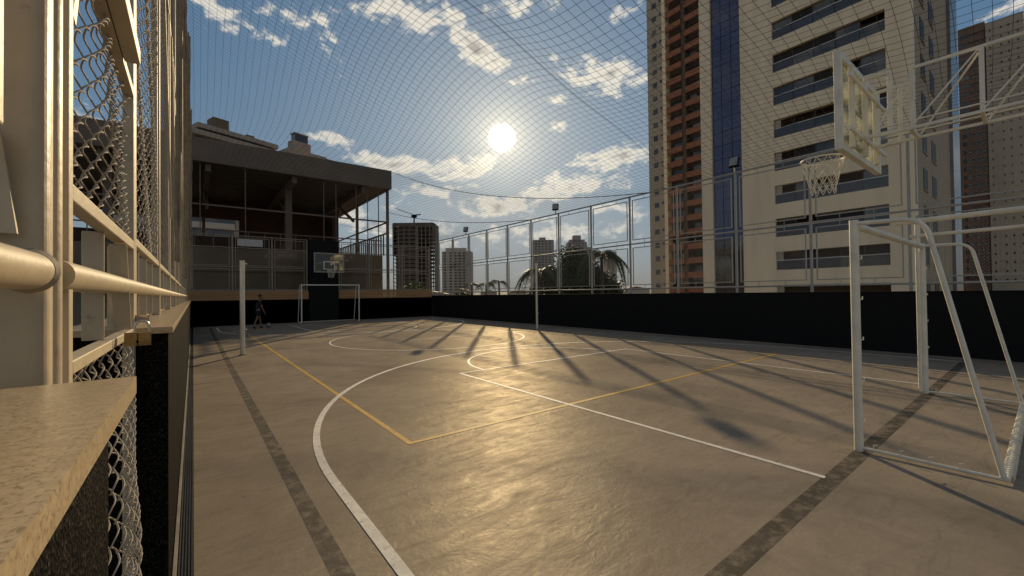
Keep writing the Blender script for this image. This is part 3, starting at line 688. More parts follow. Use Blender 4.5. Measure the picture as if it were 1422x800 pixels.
# ================================================================== VOLLEYBALL POSTS
def vpost(loc, h, r, label):
    v = thing("volleyball_post", label, "post", loc, group="volleyball net posts")
    MB().tube([(0, 0, 0), (0, 0, h)], r, 16).build("pole", M['ivory'], v, True)
    MB().tube([(0, 0, h), (0, 0, h + .012)], r + .004, 16).build("cap", M['ivory'], v)
    MB().tube([(0, 0, 0), (0, 0, .012)], r + .03, 16).build("floor_collar", M['drain'], v)
    for z in (.62, h - .06): MB().bar((r, 0, z), (r + .05, 0, z), .02, .03).build("hook", M['ivory'], v)
vpost((.95, 12.03, 0), 2.29, .052, "white volleyball post by the left wall, closer one")
vpost((10.77, 12.39, 0), 2.60, .042, "thin white volleyball post by the right black wall")

# ================================================================== HOOPS
def hoop(loc, sgn, label, w, h, zb, m, near):
    """board in the plane y = 0 of the thing; the rim looks along +y * sgn"""
    g = thing("basketball_hoop", label, "basketball hoop", loc, group="basketball hoops"); hw = w / 2; t = .07 if near else .05
    d = .065
    def fb(name, a, c): return MB().box(a, c).build(name, m, g, bevel=.004)
    for s in (-1, 1):
        fb("frame_bar", (s * hw - t / 2 * (1 + s), -d / 2, zb), (s * hw + t / 2 * (1 - s), d / 2, zb + h))
    fb("frame_bar", (-hw + t, -d / 2, zb), (hw - t, d / 2, zb + t)); fb("frame_bar", (-hw + t, -d / 2, zb + h - t), (hw - t, d / 2, zb + h))
    back = -sgn * d * .55
    if near:
        for x in (-.52, 0.02, .52): fb("stiffener", (x - .03, back - .035, zb + t), (x + .03, back + .01, zb + h - t))
        for z in (zb + .22, zb + .80): fb("stiffener", (-hw + t, back - .065, z - .02), (hw - t, back - .036, z + .02))
        for s in (-1, 1):
            for z in (zb + .20, zb + .86): fb("bracket_bar", (s * .26 - .018, back - .30, z), (s * .26 + .018, back - .066, z + .036))
            fb("bracket_bar", (s * .26 - .018, back - .30, zb + .237), (s * .26 + .018, back - .264, zb + .859))
    MB().box((-hw + t, -.006, zb + t), (hw - t, .006, zb + h - t)).build("clear_panel", M['clear'], g)
    y = sgn * .0075; q = MB()
    for a, c in (((-.295, .15), (.295, .20)), ((-.295, .55), (.295, .60)), ((-.295, .20), (-.245, .55)), ((.245, .20), (.295, .55))):
        q.box((a[0], y - .001, zb + a[1]), (c[0], y + .001, zb + c[1]))
    q.build("target_square", M['whitecord'], g)
    R0 = .225; ry = sgn * (.15 + R0); rz = zb + .14
    MB().tube([(R0 * math.cos(R(a)), ry + R0 * math.sin(R(a)), rz) for a in range(0, 361, 12)], .010, 8).build("rim", m, g, True)
    fb("rim_plate", (-.12, min(sgn * .034, sgn * .05), rz - .12), (.12, max(sgn * .034, sgn * .05), rz + .02))
    for s in (-1, 1): MB().bar((s * .09, sgn * .05, rz - .01), (s * .10, ry - sgn * .19, rz), .02, .02).build("rim_arm", m, g)
    nb = MB(); NN = 12
    def npnt(k, j): 
        a = R(360 / NN * (k + .5 * j)); rr = R0 * (1 - .10 * j) if j < 5 else R0 * .58
        return (rr * math.cos(a), ry + rr * math.sin(a), rz - .085 * j - .012 * math.sin(3 * a + j))
    for k in range(NN):
        for j in range(5):
            for dk in (0, -1):
                p0, p1 = Vector(npnt(k, j)), Vector(npnt(k + (0 if dk == 0 else -1), j + 1))
                md = (p0 + p1) / 2 + Vector((0, 0, -.008))
                nb.tube([p0, md, p1], .0045, 4, cap=False)
    nb.build("net", M['whitecord'], g)
    return g
nh = hoop((6.31, 1.35, 0), 1, "close basketball hoop with clear backboard seen from behind at upper right", 1.68, 1.06, 2.92, M['ivory'], True)
fh = hoop((5.79, 23.55, 0), -1, "distant basketball hoop with white framed backboard before the black panel", 1.52, 1.04, 2.66, M['fence'], False)
for s in (-1, 1): MB().bar((s * .4, .03, 3.2), (s * .4, 1.04, 3.2), .06, .06).build("support_arm", M['fence'], fh)
# cantilever truss that carries the near hoop
tr = thing("truss_bracket", "ivory steel truss reaching from out of frame to the close backboard", "truss", (6.25, 1.25, 0))
for xo in (-.22, .22):
    MB().bar((xo, -.10, 3.12), (xo, -5.5, 3.12), .028, .028).build("bottom_chord", M['ivory'], tr)
    MB().bar((xo, -.10, 3.20), (xo, -5.5, 3.20), .014, .014).build("bottom_chord", M['ivory'], tr)
for xo in (-.1, ):
    MB().bar((xo, -.37, 3.80), (xo, -5.5, 3.76), .027, .027).build("top_chord", M['ivory'], tr)
for k in range(6):
    y = -.38 - k * .5
    MB().bar((-.1, y, 3.14), (-.1, y, 3.78), .035, .035).build("upright", M['ivory'], tr)
    for xo in (-.22, .22):
        MB().bar((xo, y - .02, 3.15), (-.1 + xo * .2, y - .48, 3.76), .014, .014).build("diagonal", M['ivory'], tr)
    MB().bar((-.22, y, 3.12), (.22, y, 3.12), .03, .03).build("cross_tie", M['ivory'], tr)
for xo in (-.1, .1): MB().bar((xo, -.12, 3.30), (xo, -.38, 3.76), .014, .014).build("diagonal", M['ivory'], tr)
MB().bar((-.3, -5.5, -.0), (-.3, -5.5, 4.2), .1, .1).build("mast", M['ivory'], tr)

# ================================================================== OVERHEAD NET
def net_z(u, v):
    z = 9.0 - 4.15 * (u ** .85)
    z -= .55 * math.sin(math.pi * u) * (1 + .25 * math.sin(v * 7))
    z += .30 * math.sin(v * 15 + u * 4) * math.sin(math.pi * u) + .10 * math.sin(u * 14 - v * 9) * math.sin(math.pi * u)
    z -= .30 * math.exp(-((v - .31) / .05) ** 2) * math.sin(math.pi * u)
    return z
def net_pt(u, v):
    X = -.15 + 12.6 * u + .40 * math.sin(v * 9 + u * 3) * math.sin(math.pi * u)
    Y = -3 + 27.6 * v + .30 * math.sin(u * 7 + v * 4) * math.sin(math.pi * v)
    return (X, Y, net_z(u, v))
def make_net():
    b = MB(); nu, nv = 72, 150
    for i in range(nu + 1): b.tube([net_pt(i / nu, j / nv) for j in range(nv + 1)], .0036, 3, cap=False)
    for j in range(nv + 1): b.tube([net_pt(i / nu, j / nv) for i in range(nu + 1)], .0036, 3, cap=False)
    return b
on = thing("overhead_net", "dark cord safety net stretched over the whole court", "net", (0, 0, 0))
make_net().build("net", M['net'], on)
MB().tube([net_pt(i / 60, .345) for i in range(61)], .0048, 5).build("seam_rope", M['net'], on)
MB().tube([net_pt(1, j / 60) for j in range(61)], .010, 5).build("edge_rope", M['net'], on)
def rope(p0, p1, sag, label):
    P = [Vector(p0).lerp(Vector(p1), i / 24) - Vector((0, 0, sag * 4 * (i / 24) * (1 - i / 24))) for i in range(25)]
    tag(MB().tube(P, .013, 6).build("rope", M['net'], smooth=True), label, "rope", "ropes that stay the overhead net")
rope((9.83, 24.95, 9.1), (12.45, 8.45, 4.85), .75, "dark sagging rope from the pavilion roof corner to the right fence, upper one")
rope((9.75, 25.3, 6.6), (12.45, 14.7, 4.85), .35, "dark sagging rope from the pavilion column to the right fence, lower one")

# ================================================================== PERSON AND BALL
def skin_body(name, joints, edges, m, parent, lv=2):
    me = bpy.data.meshes.new(name); me.from_pydata([j[0] for j in joints], edges, []); me.materials.append(m)
    o = bpy.data.objects.new(name, me); COL.objects.link(o); o.parent = parent
    k = o.modifiers.new("skin", 'SKIN'); k.use_smooth_shade = True
    for i, j in enumerate(joints):
        r = j[1]; me.skin_vertices[0].data[i].radius = r if isinstance(r, tuple) else (r, r)
    me.skin_vertices[0].data[0].use_root = True
    s_ = o.modifiers.new("sub", 'SUBSURF'); s_.levels = lv; s_.render_levels = lv
    return o
pe = thing("person", "boy in dark shirt and shorts walking a ball before the back wall", "person", (2.30, 21.65, 0), rz=R(10))
# faces +x; height about 1.5 m
J = [((0, 0, .78), (.11, .09)), ((.02, 0, .95), (.10, .085)), ((.045, 0, 1.13), (.125, .09)), ((.055, 0, 1.20), (.06, .05)), ((.085, 0, 1.27), .042),
     ((-.01, .07, .74), .075), ((.10, .075, .43), .048), ((.13, .075, .09), .030), ((.21, .075, .035), .03),
     ((-.01, -.07, .74), .075), ((-.06, -.075, .44), .048), ((-.20, -.075, .12), .030), ((-.14, -.075, .04), .03),
     ((.05, .15, 1.16), .042), ((-.02, .19, .93), .034), ((.08, .19, .73), .024), ((.11, .185, .66), .022),
     ((.05, -.15, 1.16), .042), ((.10, -.20, .94), .034), ((.18, -.18, .74), .024), ((.21, -.175, .67), .022)]
E_ = [(0, 1), (1, 2), (2, 3), (3, 4), (0, 5), (5, 6), (6, 7), (7, 8), (0, 9), (9, 10), (10, 11), (11, 12), (3, 13), (13, 14), (14, 15), (15, 16), (3, 17), (17, 18), (18, 19), (19, 20)]
for hand in (16, 20):                                   # four fingers and a thumb on each hand
    hp_ = Vector(J[hand][0])
    for k in range(5):
        a = (k - 1.5) * .011; t = Vector((.02 + .004 * k, a, -.06 + .004 * abs(k - 1.5))) if k < 4 else Vector((.045, .0, -.025))
        J.append((tuple(hp_ + t * .6), .0075)); J.append((tuple(hp_ + t * 1.15 + Vector((.01, 0, 0))), .006))
        E_ += [(hand, len(J) - 2), (len(J) - 2, len(J) - 1)]
skin_body("body", J, E_, M['skin'], pe)
skin_body("head", [((.085, 0, 1.27), .04), ((.10, 0, 1.33), (.055, .06)), ((.10, 0, 1.385), (.085, .075)), ((.095, 0, 1.43), (.085, .075)), ((.085, 0, 1.465), (.05, .05)),
                   ((.185, 0, 1.375), .014), ((.095, .078, 1.385), .014), ((.095, -.078, 1.385), .014)], [(0, 1), (1, 2), (2, 3), (3, 4), (2, 5), (2, 6), (2, 7)], M['skin'], pe)
for s in (-1, 1): MB().tube([(.172, s * .03, 1.40), (.178, s * .03, 1.40)], .010, 8).build("eye", M['hair'], pe)
MB().bar((.176, -.022, 1.335), (.176, .022, 1.335), .008, .008).build("mouth", M['redwall'], pe)
skin_body("hair", [((.055, 0, 1.40), .07), ((.065, 0, 1.45), (.095, .085)), ((.095, 0, 1.478), (.085, .075)), ((.14, 0, 1.468), (.05, .06))], [(0, 1), (1, 2), (2, 3)], M['hair'], pe)
skin_body("shirt", [((0, 0, .74), (.135, .125)), ((.02, 0, .95), (.125, .11)), ((.045, 0, 1.12), (.145, .11)), ((.06, 0, 1.205), (.08, .065)),
                    ((.05, .15, 1.165), .058), ((-.005, .18, 1.02), .050), ((.05, -.15, 1.165), .058), ((.085, -.185, 1.03), .050)], [(0, 1), (1, 2), (2, 3), (3, 4), (4, 5), (3, 6), (6, 7)], M['shirt'], pe)
skin_body("shorts", [((0, 0, .80), (.125, .105)), ((-.01, .07, .72), .095), ((.06, .075, .52), .085), ((-.01, -.07, .72), .095), ((-.045, -.075, .53), .085)], [(0, 1), (1, 2), (0, 3), (3, 4)], M['shorts'], pe)
for p in (((.10, .075, .045), (.22, .075, .03)), ((-.21, -.075, .085), (-.12, -.075, .035))):
    MB().tube([p[0], tuple((Vector(p[0]) + Vector(p[1])) / 2), p[1]], [.042, .046, .035], 8).build("shoe", M['shoe'], pe, True)
def ball_obj(loc, r):
    g = thing("football", "grey football on the floor at the feet of the boy", "ball", loc)
    bm = bmesh.new(); bmesh.ops.create_icosphere(bm, subdivisions=4, radius=r)
    me = bpy.data.meshes.new("ball_skin"); bm.to_mesh(me); bm.free(); me.materials.append(M['ball']); me.shade_smooth(); link("ball_skin", me, g, (0, 0, r))
    bm = bmesh.new(); bmesh.ops.create_icosphere(bm, subdivisions=1, radius=r * 1.0); vs = [v.co.copy() for v in bm.verts][:12]; bm.free()
    for v in vs:
        d = v.normalized(); u = d.orthogonal().normalized(); w = d.cross(u); b = MB(); n = 5
        b.v = [tuple((d + (u * math.cos(6.2832 * k / n) + w * math.sin(6.2832 * k / n)) * .36).normalized() * r * 1.012 + Vector((0, 0, r))) for k in range(n)] + [tuple(d * r * 1.02 + Vector((0, 0, r)))]
        b.f = [(k, (k + 1) % n, n) for k in range(n)]; b.build("patch", M['ballpatch'], g)
ball_obj((2.72, 21.70, 0), .11)

# ================================================================== BUILDINGS
def pl(x, y, axis, v):
    d = ray(x, y); return CAM_P + d * ((v - CAM_P[axis]) / d[axis])
# --- beige apartment block right behind the fence
X0 = 43.0
ab = thing("apartment_block", "large beige apartment block with long window bands and a blue glass strip", "building", (X0, 14, -3))
def ap(name, boxes, m, par=ab):
    b = MB()
    for p, q in boxes: b.box((p[0] - X0, p[1] - 14, p[2] + 3), (q[0] - X0, q[1] - 14, q[2] + 3))
    return b.build(name, m, par)
YA, YB, YC, YD, YE, YF_ = 6.05, 7.52, 15.48, 18.35, 21.30, 22.45
HT = 46.0; ZS0, PITCH, WH = 3.28, 3.075, 1.70
rows = list(range(-1, 13))
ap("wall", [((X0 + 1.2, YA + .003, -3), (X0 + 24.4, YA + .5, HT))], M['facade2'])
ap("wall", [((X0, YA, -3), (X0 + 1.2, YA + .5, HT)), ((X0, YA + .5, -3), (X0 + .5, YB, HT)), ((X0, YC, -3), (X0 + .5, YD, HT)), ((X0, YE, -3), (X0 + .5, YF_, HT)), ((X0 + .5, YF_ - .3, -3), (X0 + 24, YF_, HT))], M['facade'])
MB().box((1.9, 0, 0), (2.2, 8, 49)).build("rear_screen", M['recess'], ab).location = (0, YB - 14, 0)
for k in rows:
    z0 = ZS0 + (k - 1) * PITCH + WH; z1 = ZS0 + k * PITCH
    ap("spandrel", [((X0, YB, z0), (X0 + .5, YC, z1)), ((X0 + .5, YB, z1 - .25), (X0 + 1.9, YC, z1 - .05))], M['facade'])
prng = random.Random(5)
for k in rows[1:]:
    z = ZS0 + k * PITCH
    w = MB(); w.box((.12, YB - 14 + .002, z + 3.0 + .86), (.17, YC - 14 - .002, z + 3 + .92)); wo = w.build("window", M['alu'], ab)
    # lower glass guard and upper sashes, every sash its own pane
    n = 5; W = (YC - YB) / n
    for i in range(n):
        c = prng.choice(['bluepane', 'bluepane', 'bluepane', 'darkglass', 'greyglass']) if i != n - 1 else 'bluepane'
        if i == 0: c = 'darkglass'
        ap("guard_pane", [((X0 + .16, YB + i * W + .02, z + .03), (X0 + .19, YB + (i + 1) * W - .02, z + .85))], M[c], wo).location = (0, 0, 0)
        if prng.random() < (.75 if k % 2 else .35):
            ap("sash_pane", [((X0 + .26, YB + i * W + .05, z + .92), (X0 + .29, YB + (i + 1) * W - .05, z + WH - .03))], M[prng.choice(['greyglass', 'darkglass', 'dullglass', 'dullglass'])], wo)
        if i: ap("mullion", [((X0 + .24, YB + i * W - .03, z + .93), (X0 + .30, YB + i * W + .03, z + WH - .01))], M['recess'], wo)
# blue curtain wall
for k in range(33):
    for i in range(3):
        y0 = YD + i * (YE - YD) / 3; z = -.4 + k * 1.4
        ap("glass_panel", [((X0 + .25 + .004 * ((k + i) % 3), y0 + .03, z + .02), (X0 + .32, y0 + (YE - YD) / 3 - .03, z + 1.38))], M['blueglass' if z > 5.2 else 'darkglass'])
ap("glass_backing", [((X0 + .33, YD, -3), (X0 + .45, YE, HT))], M['black'])
# side face: slit windows and grey corner strip
for k in range(-1, 13):
    z = ZS0 + k * PITCH
    for x0, x1 in ((46.6, 48.4), (50.8, 53.0)):
        wo = ap("window", [((x0, YA - .03, z), (x1, YA - .001, z + 1.75))], M['dullglass'])
        ap("sill", [((x0 - .1, YA - .08, z - .09), (x1 + .1, YA - .002, z - .005))], M['facade2'], wo)
ap("corner_strip", [((62.0, YA - .25, -3), (67.3, YA - .01, HT))], M['strip'])

# --- orange balcony tower behind it
X1 = 84.0
ot = thing("balcony_tower", "tall grey beige tower with columns of orange balconies", "building", (X1, 50, -3))
def op(name, a, c, m, par=ot): return MB().box((a[0] - X1, a[1] - 50, a[2] + 3), (c[0] - X1, c[1] - 50, c[2] + 3)).build(name, m, par)
op("wall", (X1 + 1.4, 40, -3), (X1 + 25, 56.3, 84), M['brickfill']); op("wall", (X1, 51.9, -3), (X1 + 1.4, 56.3, 84), M['tower'])
op("pilaster", (X1 - .35, 51.5, -3), (X1 + 1.4, 52.3, 84), M['facade']); op("pilaster", (X1 - .1, 47.0, -3), (X1 + 1.4, 47.8, 84), M['recess'])
op("wall", (X1, 40, -3), (X1 + 1.4, 43.5, 84), M['tower'])
wm = MB().box((-.05, -.55, 0), (.02, .55, 1.15)).mesh("window", M['darkglass']); wsm = MB().box((-.05, -.25, 0), (.02, .25, .6)).mesh("window", M['darkglass'])
bq = MB().box((-.3, 0, 0), (.05, 3.6, 1.25)).mesh("balcony", M['orange']); rl = MB().box((0, 0, 0), (.06, 3.4, 1.3)).mesh("balcony_door", M['darkglass'])
rl2 = MB().box((0, 0, 0), (.06, 1.5, 1.2)).mesh("balcony_door", M['greyglass'])
for k in range(27):
    z = 3 + 2.2 + k * 3.06
    link("window", wm, ot, (0, 54.4 - 50, z)); link("window", wsm, ot, (0, 52.85 - 50, z + .6))
    for j, y in enumerate((43.4, 47.85)):
        link("balcony", bq, ot, (0, y - 50, z - 1.0 - j * .02))
        link("balcony_door", rl, ot, (1.3, y - 50 + .1, z + .3))
        if prng.random() < .3: link("balcony_door", rl2, ot, (.9, y - 50 + prng.uniform(.1, 1.9), z + .3))

# --- towers at the far right
def grid_tower(name, label, p0, p1, depth, z1, m, cols, rows_, wmat, ww, wh, base=0, extra=None):
    """front face from p0 to p1 (plan), body behind it"""
    p0, p1 = Vector((*p0, 0)), Vector((*p1, 0)); d = (p1 - p0); W = d.length; rz = math.atan2(d.y, d.x)
    t = thing(name, label, "building", (p0.x, p0.y, -3), rz=rz)
    MB().box((0, 0, 0), (W, depth, z1 + 3)).build("wall", m, t)
    me = MB().box((-ww / 2, -.08, 0), (ww / 2, .05, wh)).mesh("window", wmat)
    for r_ in range(rows_):
        z = z1 + 3 - 2.6 - wh - r_ * 3.05
        if z < 1: break
        for c in cols: link("window", me, t, (c * W, 0, z))
    return t, W
bt, W = grid_tower("brown_tower", "dark brown tower at the right edge beside the perforated beige tower", (225, 19.2), (225, 12.6), 24, 97, M['brownt'], (.15, .32, .62, .85), 30, M['darkglass'], .9, 1.5)
for k in range(30): MB().box((.42 * W, -.5, 99 - 2.2 - k * 3.05), (.98 * W, -.02, 99 - 1.2 - k * 3.05)).build("balcony", M['brownt'], bt)
bgt, W = grid_tower("beige_tower", "tall beige tower dotted with small dark windows at the right edge", (224, 12.4), (224, 3.9), 24, 95.5, M['beiget'], (.12, .42, .62, .86), 30, M['darkglass'], .42, .75)
for k in range(30):
    if k % 3 != 1: MB().box((.24 * W, -.12, 96.3 - 3.6 - k * 3.05), (.40 * W, .02, 96.3 - 2.9 - k * 3.05)).build("louvre", M['roofb'], bgt)
bbt, W = grid_tower("brown_tower", "brown tower lower part seen between the beige block and the perforated tower", (210, 24.6), (210, 18.6), 14, 60, M['brownt'], (.2, .5, .8), 18, M['greyglass'], .8, 1.0)

# --- unfinished tower with crane
def rect_from(xl, xr, Z):
    """front corners of a far building from the pixel columns at depth Z"""
    a = CAM_P + ray(xl, 400) * Z; c = CAM_P + ray(xr, 400) * Z; return (a.x, a.y), (c.x, c.y)
p0, p1 = rect_from(546, 603, 313); top = (CAM_P + ray(575, 309) * 313).z
d = Vector((*p1, 0)) - Vector((*p0, 0)); W = d.length; rz = math.atan2(d.y, d.x)
ct = thing("unfinished_tower", "bare concrete tower under construction with open floors", "building", (*p0, -3), rz=rz)
nfl = int((top + 3) / 3.0)
MB().box((W * .02, 6, 0), (W * .60, 20, top + 1)).build("core", M['brickfill'], ct); MB().box((W * .60, 12, 0), (W * .82, 20, top + 1)).build("core", M['brickfill'], ct)
sm = MB().box((0, 0, 0), (W, 21, .38)).mesh("floor_slab", M['conc']); inf = MB().box((W * .08, .5, .4), (W * .55, .8, 1.5)).mesh("infill_wall", M['brickfill'])
for k in range(nfl):
    z = top + 3 - k * 3.0
    link("floor_slab", sm, ct, (0, 0, z - .4)); link("infill_wall", inf, ct, (0, 0, z - 3.0))
for xx in (.01, .14, .27, .40, .56, .60, .70, .80, .90, .985): MB().box((xx * W - .35, .1, 0), (xx * W + .35, .7, top + 3)).build("column", M['conc'], ct)
MB().box((-.4, .5, top - 22), (.0, 16, top + 2)).build("safety_screen", M['black'], ct)
MB().box((W - .4, 5, 0), (W + .15, 21.2, top + 3)).build("side_wall", M['conc'], ct)
MB().box((W * .57, .02, 0), (W * .62, 1.5, top + 3)).build("hoist_shaft", M['conc'], ct)
MB().box((W * .0, -.2, top + .3), (W * .98, 0, top + 2.6)).build("safety_screen", M['brickfill'], ct)
bz = CAM_P + ray(575, 300) * 318
cr = thing("tower_crane", "small luffing crane standing on top of the unfinished tower", "crane", (bz.x, bz.y, top))
dirv = Vector((AX_R.x, AX_R.y, 0)).normalized()
MB().bar((0, 0, 0), (0, 0, 4.6), .8, .8).build("mast", M['black'], cr)
MB().box((-1.6, -1.6, 4.6), (1.6, 1.6, 6.6)).build("cab", M['black'], cr)
j0, j1 = Vector((0, 0, 6.2)), -dirv * 16 + Vector((0, 0, 12.5)); up = Vector((0, 0, .9))
b = MB(); b.bar(j0, j1, .25, .25); b.bar(j0 + up, j1, .2, .2)
for k in range(9):
    q = j0.lerp(j1, k / 9); b.bar(q, (j0 + up).lerp(j1, (k + .5) / 9), .12, .12)
b.build("jib", M['conc'], cr)
MB().bar((dirv * 0 + Vector((0, 0, 6.4))), (dirv * 5 + Vector((0, 0, 7.0))), .8, .8).build("counter_jib", M['conc'], cr)

# --- far apartment towers
def far_tower(label, xl, xr, yt, Z, m, rows_, crown, winw=.09, cols=(.14, .30, .46, .62, .80), wm_='darkglass', depth=20, balc=False):
    p0, p1 = rect_from(xl, xr, Z); zt = (CAM_P + ray((xl + xr) / 2, yt) * Z).z
    d = Vector((*p1, 0)) - Vector((*p0, 0)); W = d.length
    t = thing("apartment_tower", label, "building", (*p0, -3), group="distant apartment towers", rz=math.atan2(d.y, d.x))
    MB().box((0, 0, 0), (W, depth, zt + 3)).build("wall", m, t)
    for a, c, h in crown: MB().box((a * W, depth * .2, zt + 3.01), (c * W, depth * .7, zt + 3 + h)).build("roof_block", m, t)
    me = MB().box((-winw * W / 2, -.3, 0), (winw * W / 2, .2, 1.6)).mesh("window", M[wm_])
    bm_ = MB().box((-winw * W * .8, -1.2, 0), (winw * W * .8, -.02, 1.1)).mesh("balcony", M['pale'])
    H = (zt + 3 - 2) / rows_
    for r_ in range(rows_):
        for i, c in enumerate(cols):
            link("window", me, t, (c * W, 0, zt + 3 - 2.6 - r_ * H))
            if balc and i in balc: link("balcony", bm_, t, (c * W, 0, zt + 3 - 3.9 - r_ * H))
    return t, W, zt
t, W, zt = far_tower("pale tower with a central column of balconies left of the palms", 614, 655, 349, 430, M['pale'], 16, [(.1, .8, 4.0)], cols=(.1, .3, .45, .6, .76, .92), balc=(2, 3, 4))
MB().box((.80 * W, -4, 0), (1.0 * W, -.02, zt + 1)).build("side_wing", M['greyt'], t)
far_tower("grey tower with a small roof block, left of the two behind the palms", 741, 770, 333, 500, M['greyt'], 21, [(.32, .62, 3.4)])
far_tower("stepped tower with a domed top, right of the two behind the palms", 789, 816, 336, 520, M['greyt'], 20, [(.12, .92, 3.5), (.32, .72, 9.0)])
far_tower("lower grey wing beside the stepped tower", 814, 823, 343, 530, M['greyt'], 19, [])
far_tower("slim pale tower half hidden by the drooping palm", 843, 857, 349, 600, M['pale'], 18, [(.1, .5, 3)], cols=(.25, .6))

# --- apartment roofs above the pavilion
def roof_building(label, A, Bp, depth_dir, depth, zt, extras):
    a = pl(*A, 2, zt); c = pl(*Bp, 2, zt); d = (c - a); W = d.length; rz = math.atan2(d.y, d.x)
    t = thing("apartment_roof_block", label, "building", (a.x, a.y, -3), rz=rz)
    MB().box((0, 0, 0), (W, depth, zt + 1.6)).build("wall", M['roofb'], t)
    MB().box((-.8, -.9, zt + 2.2), (W + .8, depth, zt + 3)).build("roof_slab", M['roofb'], t); MB().box((.2, .2, zt + 1.61), (W - .2, depth, zt + 2.19)).build("roof_gap", M['black'], t)
    for (x0, x1, y0, y1, z0, z1, m, nm) in extras: MB().box((x0 * W, y0, zt + 3 + z0), (x1 * W, y1, zt + 3 + z1)).build(nm, M[m], t)
    for k in range(6):
        for i in range(4): MB().box((W * (.1 + .23 * i), -.06, zt + 3 - 3.6 - k * 3), (W * (.22 + .23 * i), .02, zt + 3 - 2.2 - k * 3)).build("window", M['darkglass'], t)
    return t
roof_building("pale apartment roofs with square tanks rising over the pavilion, at the left", (270, 180), (386, 212), 1, 14, 29,
              [(.08, 1.0, 1.2, 12, .01, .9, 'black', 'clerestory'), (.05, 1.03, .6, 13, .91, 1.7, 'roofb', 'upper_slab'), (.26, .44, 2, 4.5, 1.71, 3.9, 'pavwall', 'tank_room'), (.66, .76, 2, 4, 1.71, 2.5, 'pavwall', 'vent_box')])
t2 = roof_building("apartment roof with a stair tower and water tank over the pavilion, at the right", (402, 208), (458, 224), 1, 10, 27.5,
              [(.17, .60, 1.2, 3.0, .01, 2.5, 'roofb', 'stair_tower'), (.24, .55, 1.5, 2.8, 2.51, 3.9, 'darkglass', 'tank'), (.22, .57, 1.4, 2.9, 3.91, 4.1, 'roofb', 'tank_cap')])
a = pl(386, 222, 2, 27); c = pl(408, 212, 2, 27)
t3 = thing("apartment_roof_block", "low grey roof wing before the stair tower over the pavilion", "building", (a.x, a.y, -3), rz=math.atan2((c - a).y, (c - a).x))
MB().box((0, 0, 0), ((c - a).length, 6, 30)).build("wall", M['roofb'], t3); MB().box((-.3, -.5, 30.01), ((c - a).length + .2, 6, 30.6)).build("roof_slab", M['roofb'], t3)
# low building seen under the pavilion roof
lb = thing("low_building", "pale low building with stacked slabs seen through the pavilion", "building", (-1.5, 60, -3))
for k in range(6):
    MB().box((-6, 0, 6.5 + k * 1.5), (5.5, .5, 7.2 + k * 1.5)).build("slab", M['pale'], lb); MB().box((-6, .8, 7.21 + k * 1.5), (5.5, 1.2, 7.99 + k * 1.5)).build("window", M['darkglass'], lb)
MB().box((-6, 1.3, 0), (5.5, 8, 15.6)).build("wall", M['greyt'], lb)

# ================================================================== TREES
def leafy_tree(loc, h, rad, label, n, rng):
    t = thing("leafy_tree", label, "tree", loc)
    b = MB(); b.tube([(0, 0, 0), (.1, 0, h * .35), (0, .1, h * .6)], [.32, .24, .14], 9)
    for k in range(7):
        a = k * .9; b.tube([(0, 0, h * (.3 + .04 * k)), (math.cos(a) * rad[0] * .4, math.sin(a) * rad[1] * .4, h * (.5 + .03 * k)), (math.cos(a) * rad[0] * .75, math.sin(a) * rad[1] * .75, h * (.6 + .04 * k))], [.13, .08, .03], 6)
    b.build("trunk", M['trunk'], t, True)
    leaf_cloud((0, 0, h * .62), rad, n, .42, rng, hollow=.1).build("crown", M['leaf'], t)
def frond(b, base, az, L, droop, rng, lift=.9, lw=.36):
    P = []; d = Vector((math.cos(az), math.sin(az), 0))
    for i in range(13):
        s = i / 12; P.append(Vector(base) + d * L * (s * (1 - .18 * droop * s)) + Vector((0, 0, L * (lift * s - (lift + .55 * droop) * s * s))))
    b.tube(P, [.035 * (1 - .8 * i / 12) + .004 for i in range(13)], 4)
    side = d.cross(Vector((0, 0, 1)))
    for i in range(1, 13):
        for q in range(2):
            s = (i + q * .5) / 12.6; p = P[min(i, 12)].lerp(P[min(i + 1, 12)], q * .5); ll = lw * L * (math.sin(math.pi * min(1, s * .9 + .12)) * .9 + .15)
            for sg in (-1, 1):
                tip = p + side * sg * ll * .8 + d * ll * .35 - Vector((0, 0, ll * rng.uniform(.25, .7)))
                w = d * .035 * L * .45
                b.tri(p - w, p + w, tip)
def palm(loc, h, L, nf, label, seed, group=None, droop=1.0):
    rng = random.Random(seed); t = thing("palm_tree", label, "tree", loc, group=group)
    MB().tube([(0, 0, 0), (.08, .03, h * .5), (0, 0, h)], [.26, .19, .16], 9).build("trunk", M['trunk'], t, True)
    for k in range(nf):
        b = MB(); frond(b, (0, 0, h), k * 2.39996 + rng.uniform(-.2, .2), L * rng.uniform(.85, 1.1), droop * rng.uniform(.7, 1.4), rng, lift=rng.uniform(.35, 1.05)); b.build("frond", M['palm'], t)
def gp(x, Z): q = CAM_P + ray(x, 400) * Z; return (q.x, q.y, -3)
leafy_tree(gp(800, 48), 9.4, (4.4, 4.4, 3.9), "dense dark tree beyond the right fence between two palms", 15000, random.Random(2))
leafy_tree(gp(768, 46), 7.6, (3.0, 3.0, 2.7), "lower dark bushy tree left of the dense tree", 5000, random.Random(4))
leafy_tree(gp(835, 47), 7.0, (3.2, 3.2, 2.6), "low dark bush under the drooping palm", 5000, random.Random(6))
palm(gp(748, 44), 6.6, 3.2, 24, "palm with hanging fronds at the left of the dense tree", 21, None, 1.3)
palm(gp(836, 43), 8.3, 3.6, 30, "tall drooping palm at the right of the dense tree", 22, None, 1.5)
palm(gp(655, 82), 6.3, 2.6, 13, "small palm before the pale tower, left one of three", 23, "small palms in a row", .9)
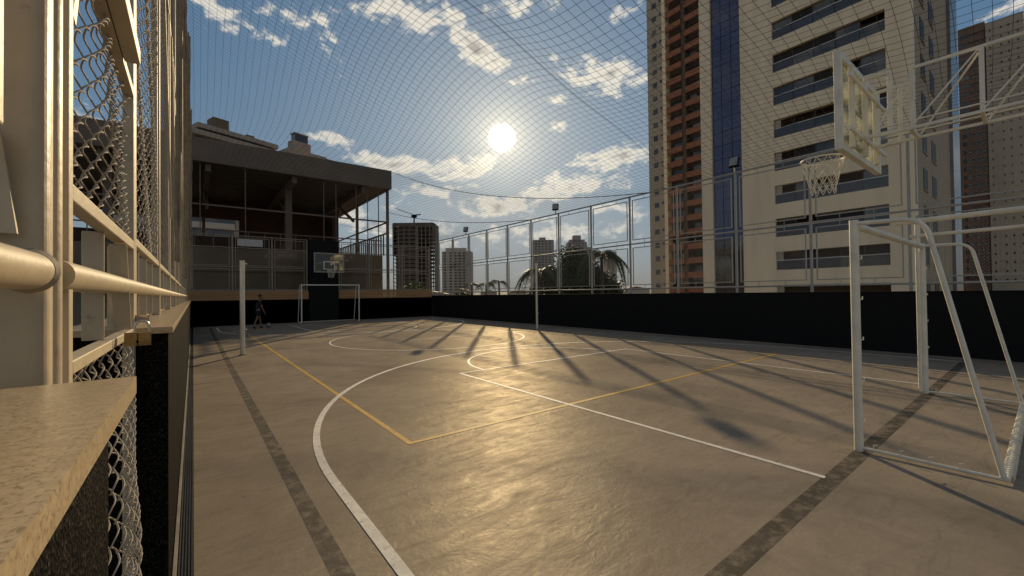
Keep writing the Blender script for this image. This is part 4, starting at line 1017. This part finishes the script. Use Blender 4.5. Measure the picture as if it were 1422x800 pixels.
palm(gp(675, 80), 6.2, 2.5, 13, "small palm in the middle of a row of three", 24, "small palms in a row", .9)
palm(gp(693, 78), 6.6, 2.6, 13, "small palm right one of three in a row", 25, "small palms in a row", .9)
leafy_tree(gp(642, 90), 5.4, (3.6, 3.0, 1.6), "low rounded dark tree left of the small palms", 2000, random.Random(8))
# low houses along the skyline
hr_ = random.Random(9)
ORD = ['leftmost', 'second from left', 'third from left', 'fourth from left', 'fifth from left', 'sixth from left', 'seventh from left', 'rightmost']
for k in range(8):
    wc = hr_.choice(['pale', 'greyt', 'tower']); rc = hr_.choice(['brownt', 'greyt', 'roofb'])
    x = 600 + k * 40 + hr_.uniform(-6, 6); Z = hr_.uniform(150, 260); q = CAM_P + ray(x, 400) * Z; w = hr_.uniform(6, 13); hh = hr_.uniform(4.6, 7.4)
    t = thing("low_house", f"low {dict(pale='pale', greyt='grey', tower='beige')[wc]} house with {dict(brownt='red brown', greyt='grey', roofb='light grey')[rc]} roof, {ORD[k]} of eight along the skyline", "house", (q.x, q.y, -3), group="low houses on the skyline", rz=R(-37 + hr_.uniform(-8, 8)))
    MB().box((-w / 2, 0, 0), (w / 2, 8, hh)).build("wall", M[wc], t)
    MB().prism([(-w / 2 - .3, hh), (w / 2 + .3, hh), (0, hh + 1.2)], 1, -.3, 8.3).build("roof", M[rc], t)
b = MB(); n = 60
for i in range(n):
    for (r0, h0, r1, h1) in ((1500, -3, 2200, 9), (2200, 9, 3200, -3)):
        a0, a1 = R(-20 + i * 2.2), R(-20 + (i + 1) * 2.2); s0, s1 = 1 + .5 * math.sin(i * .5), 1 + .5 * math.sin((i + 1) * .5)
        hh = lambda h, s: -3 if h < 0 else h * s
        b.quad((r0 * math.sin(a0), r0 * math.cos(a0), hh(h0, s0)), (r0 * math.sin(a1), r0 * math.cos(a1), hh(h0, s1)), (r1 * math.sin(a1), r1 * math.cos(a1), hh(h1, s1)), (r1 * math.sin(a0), r1 * math.cos(a0), hh(h1, s0)))
tag(b.build("hills", M['hills']), "low far hills along the horizon", kind='structure')
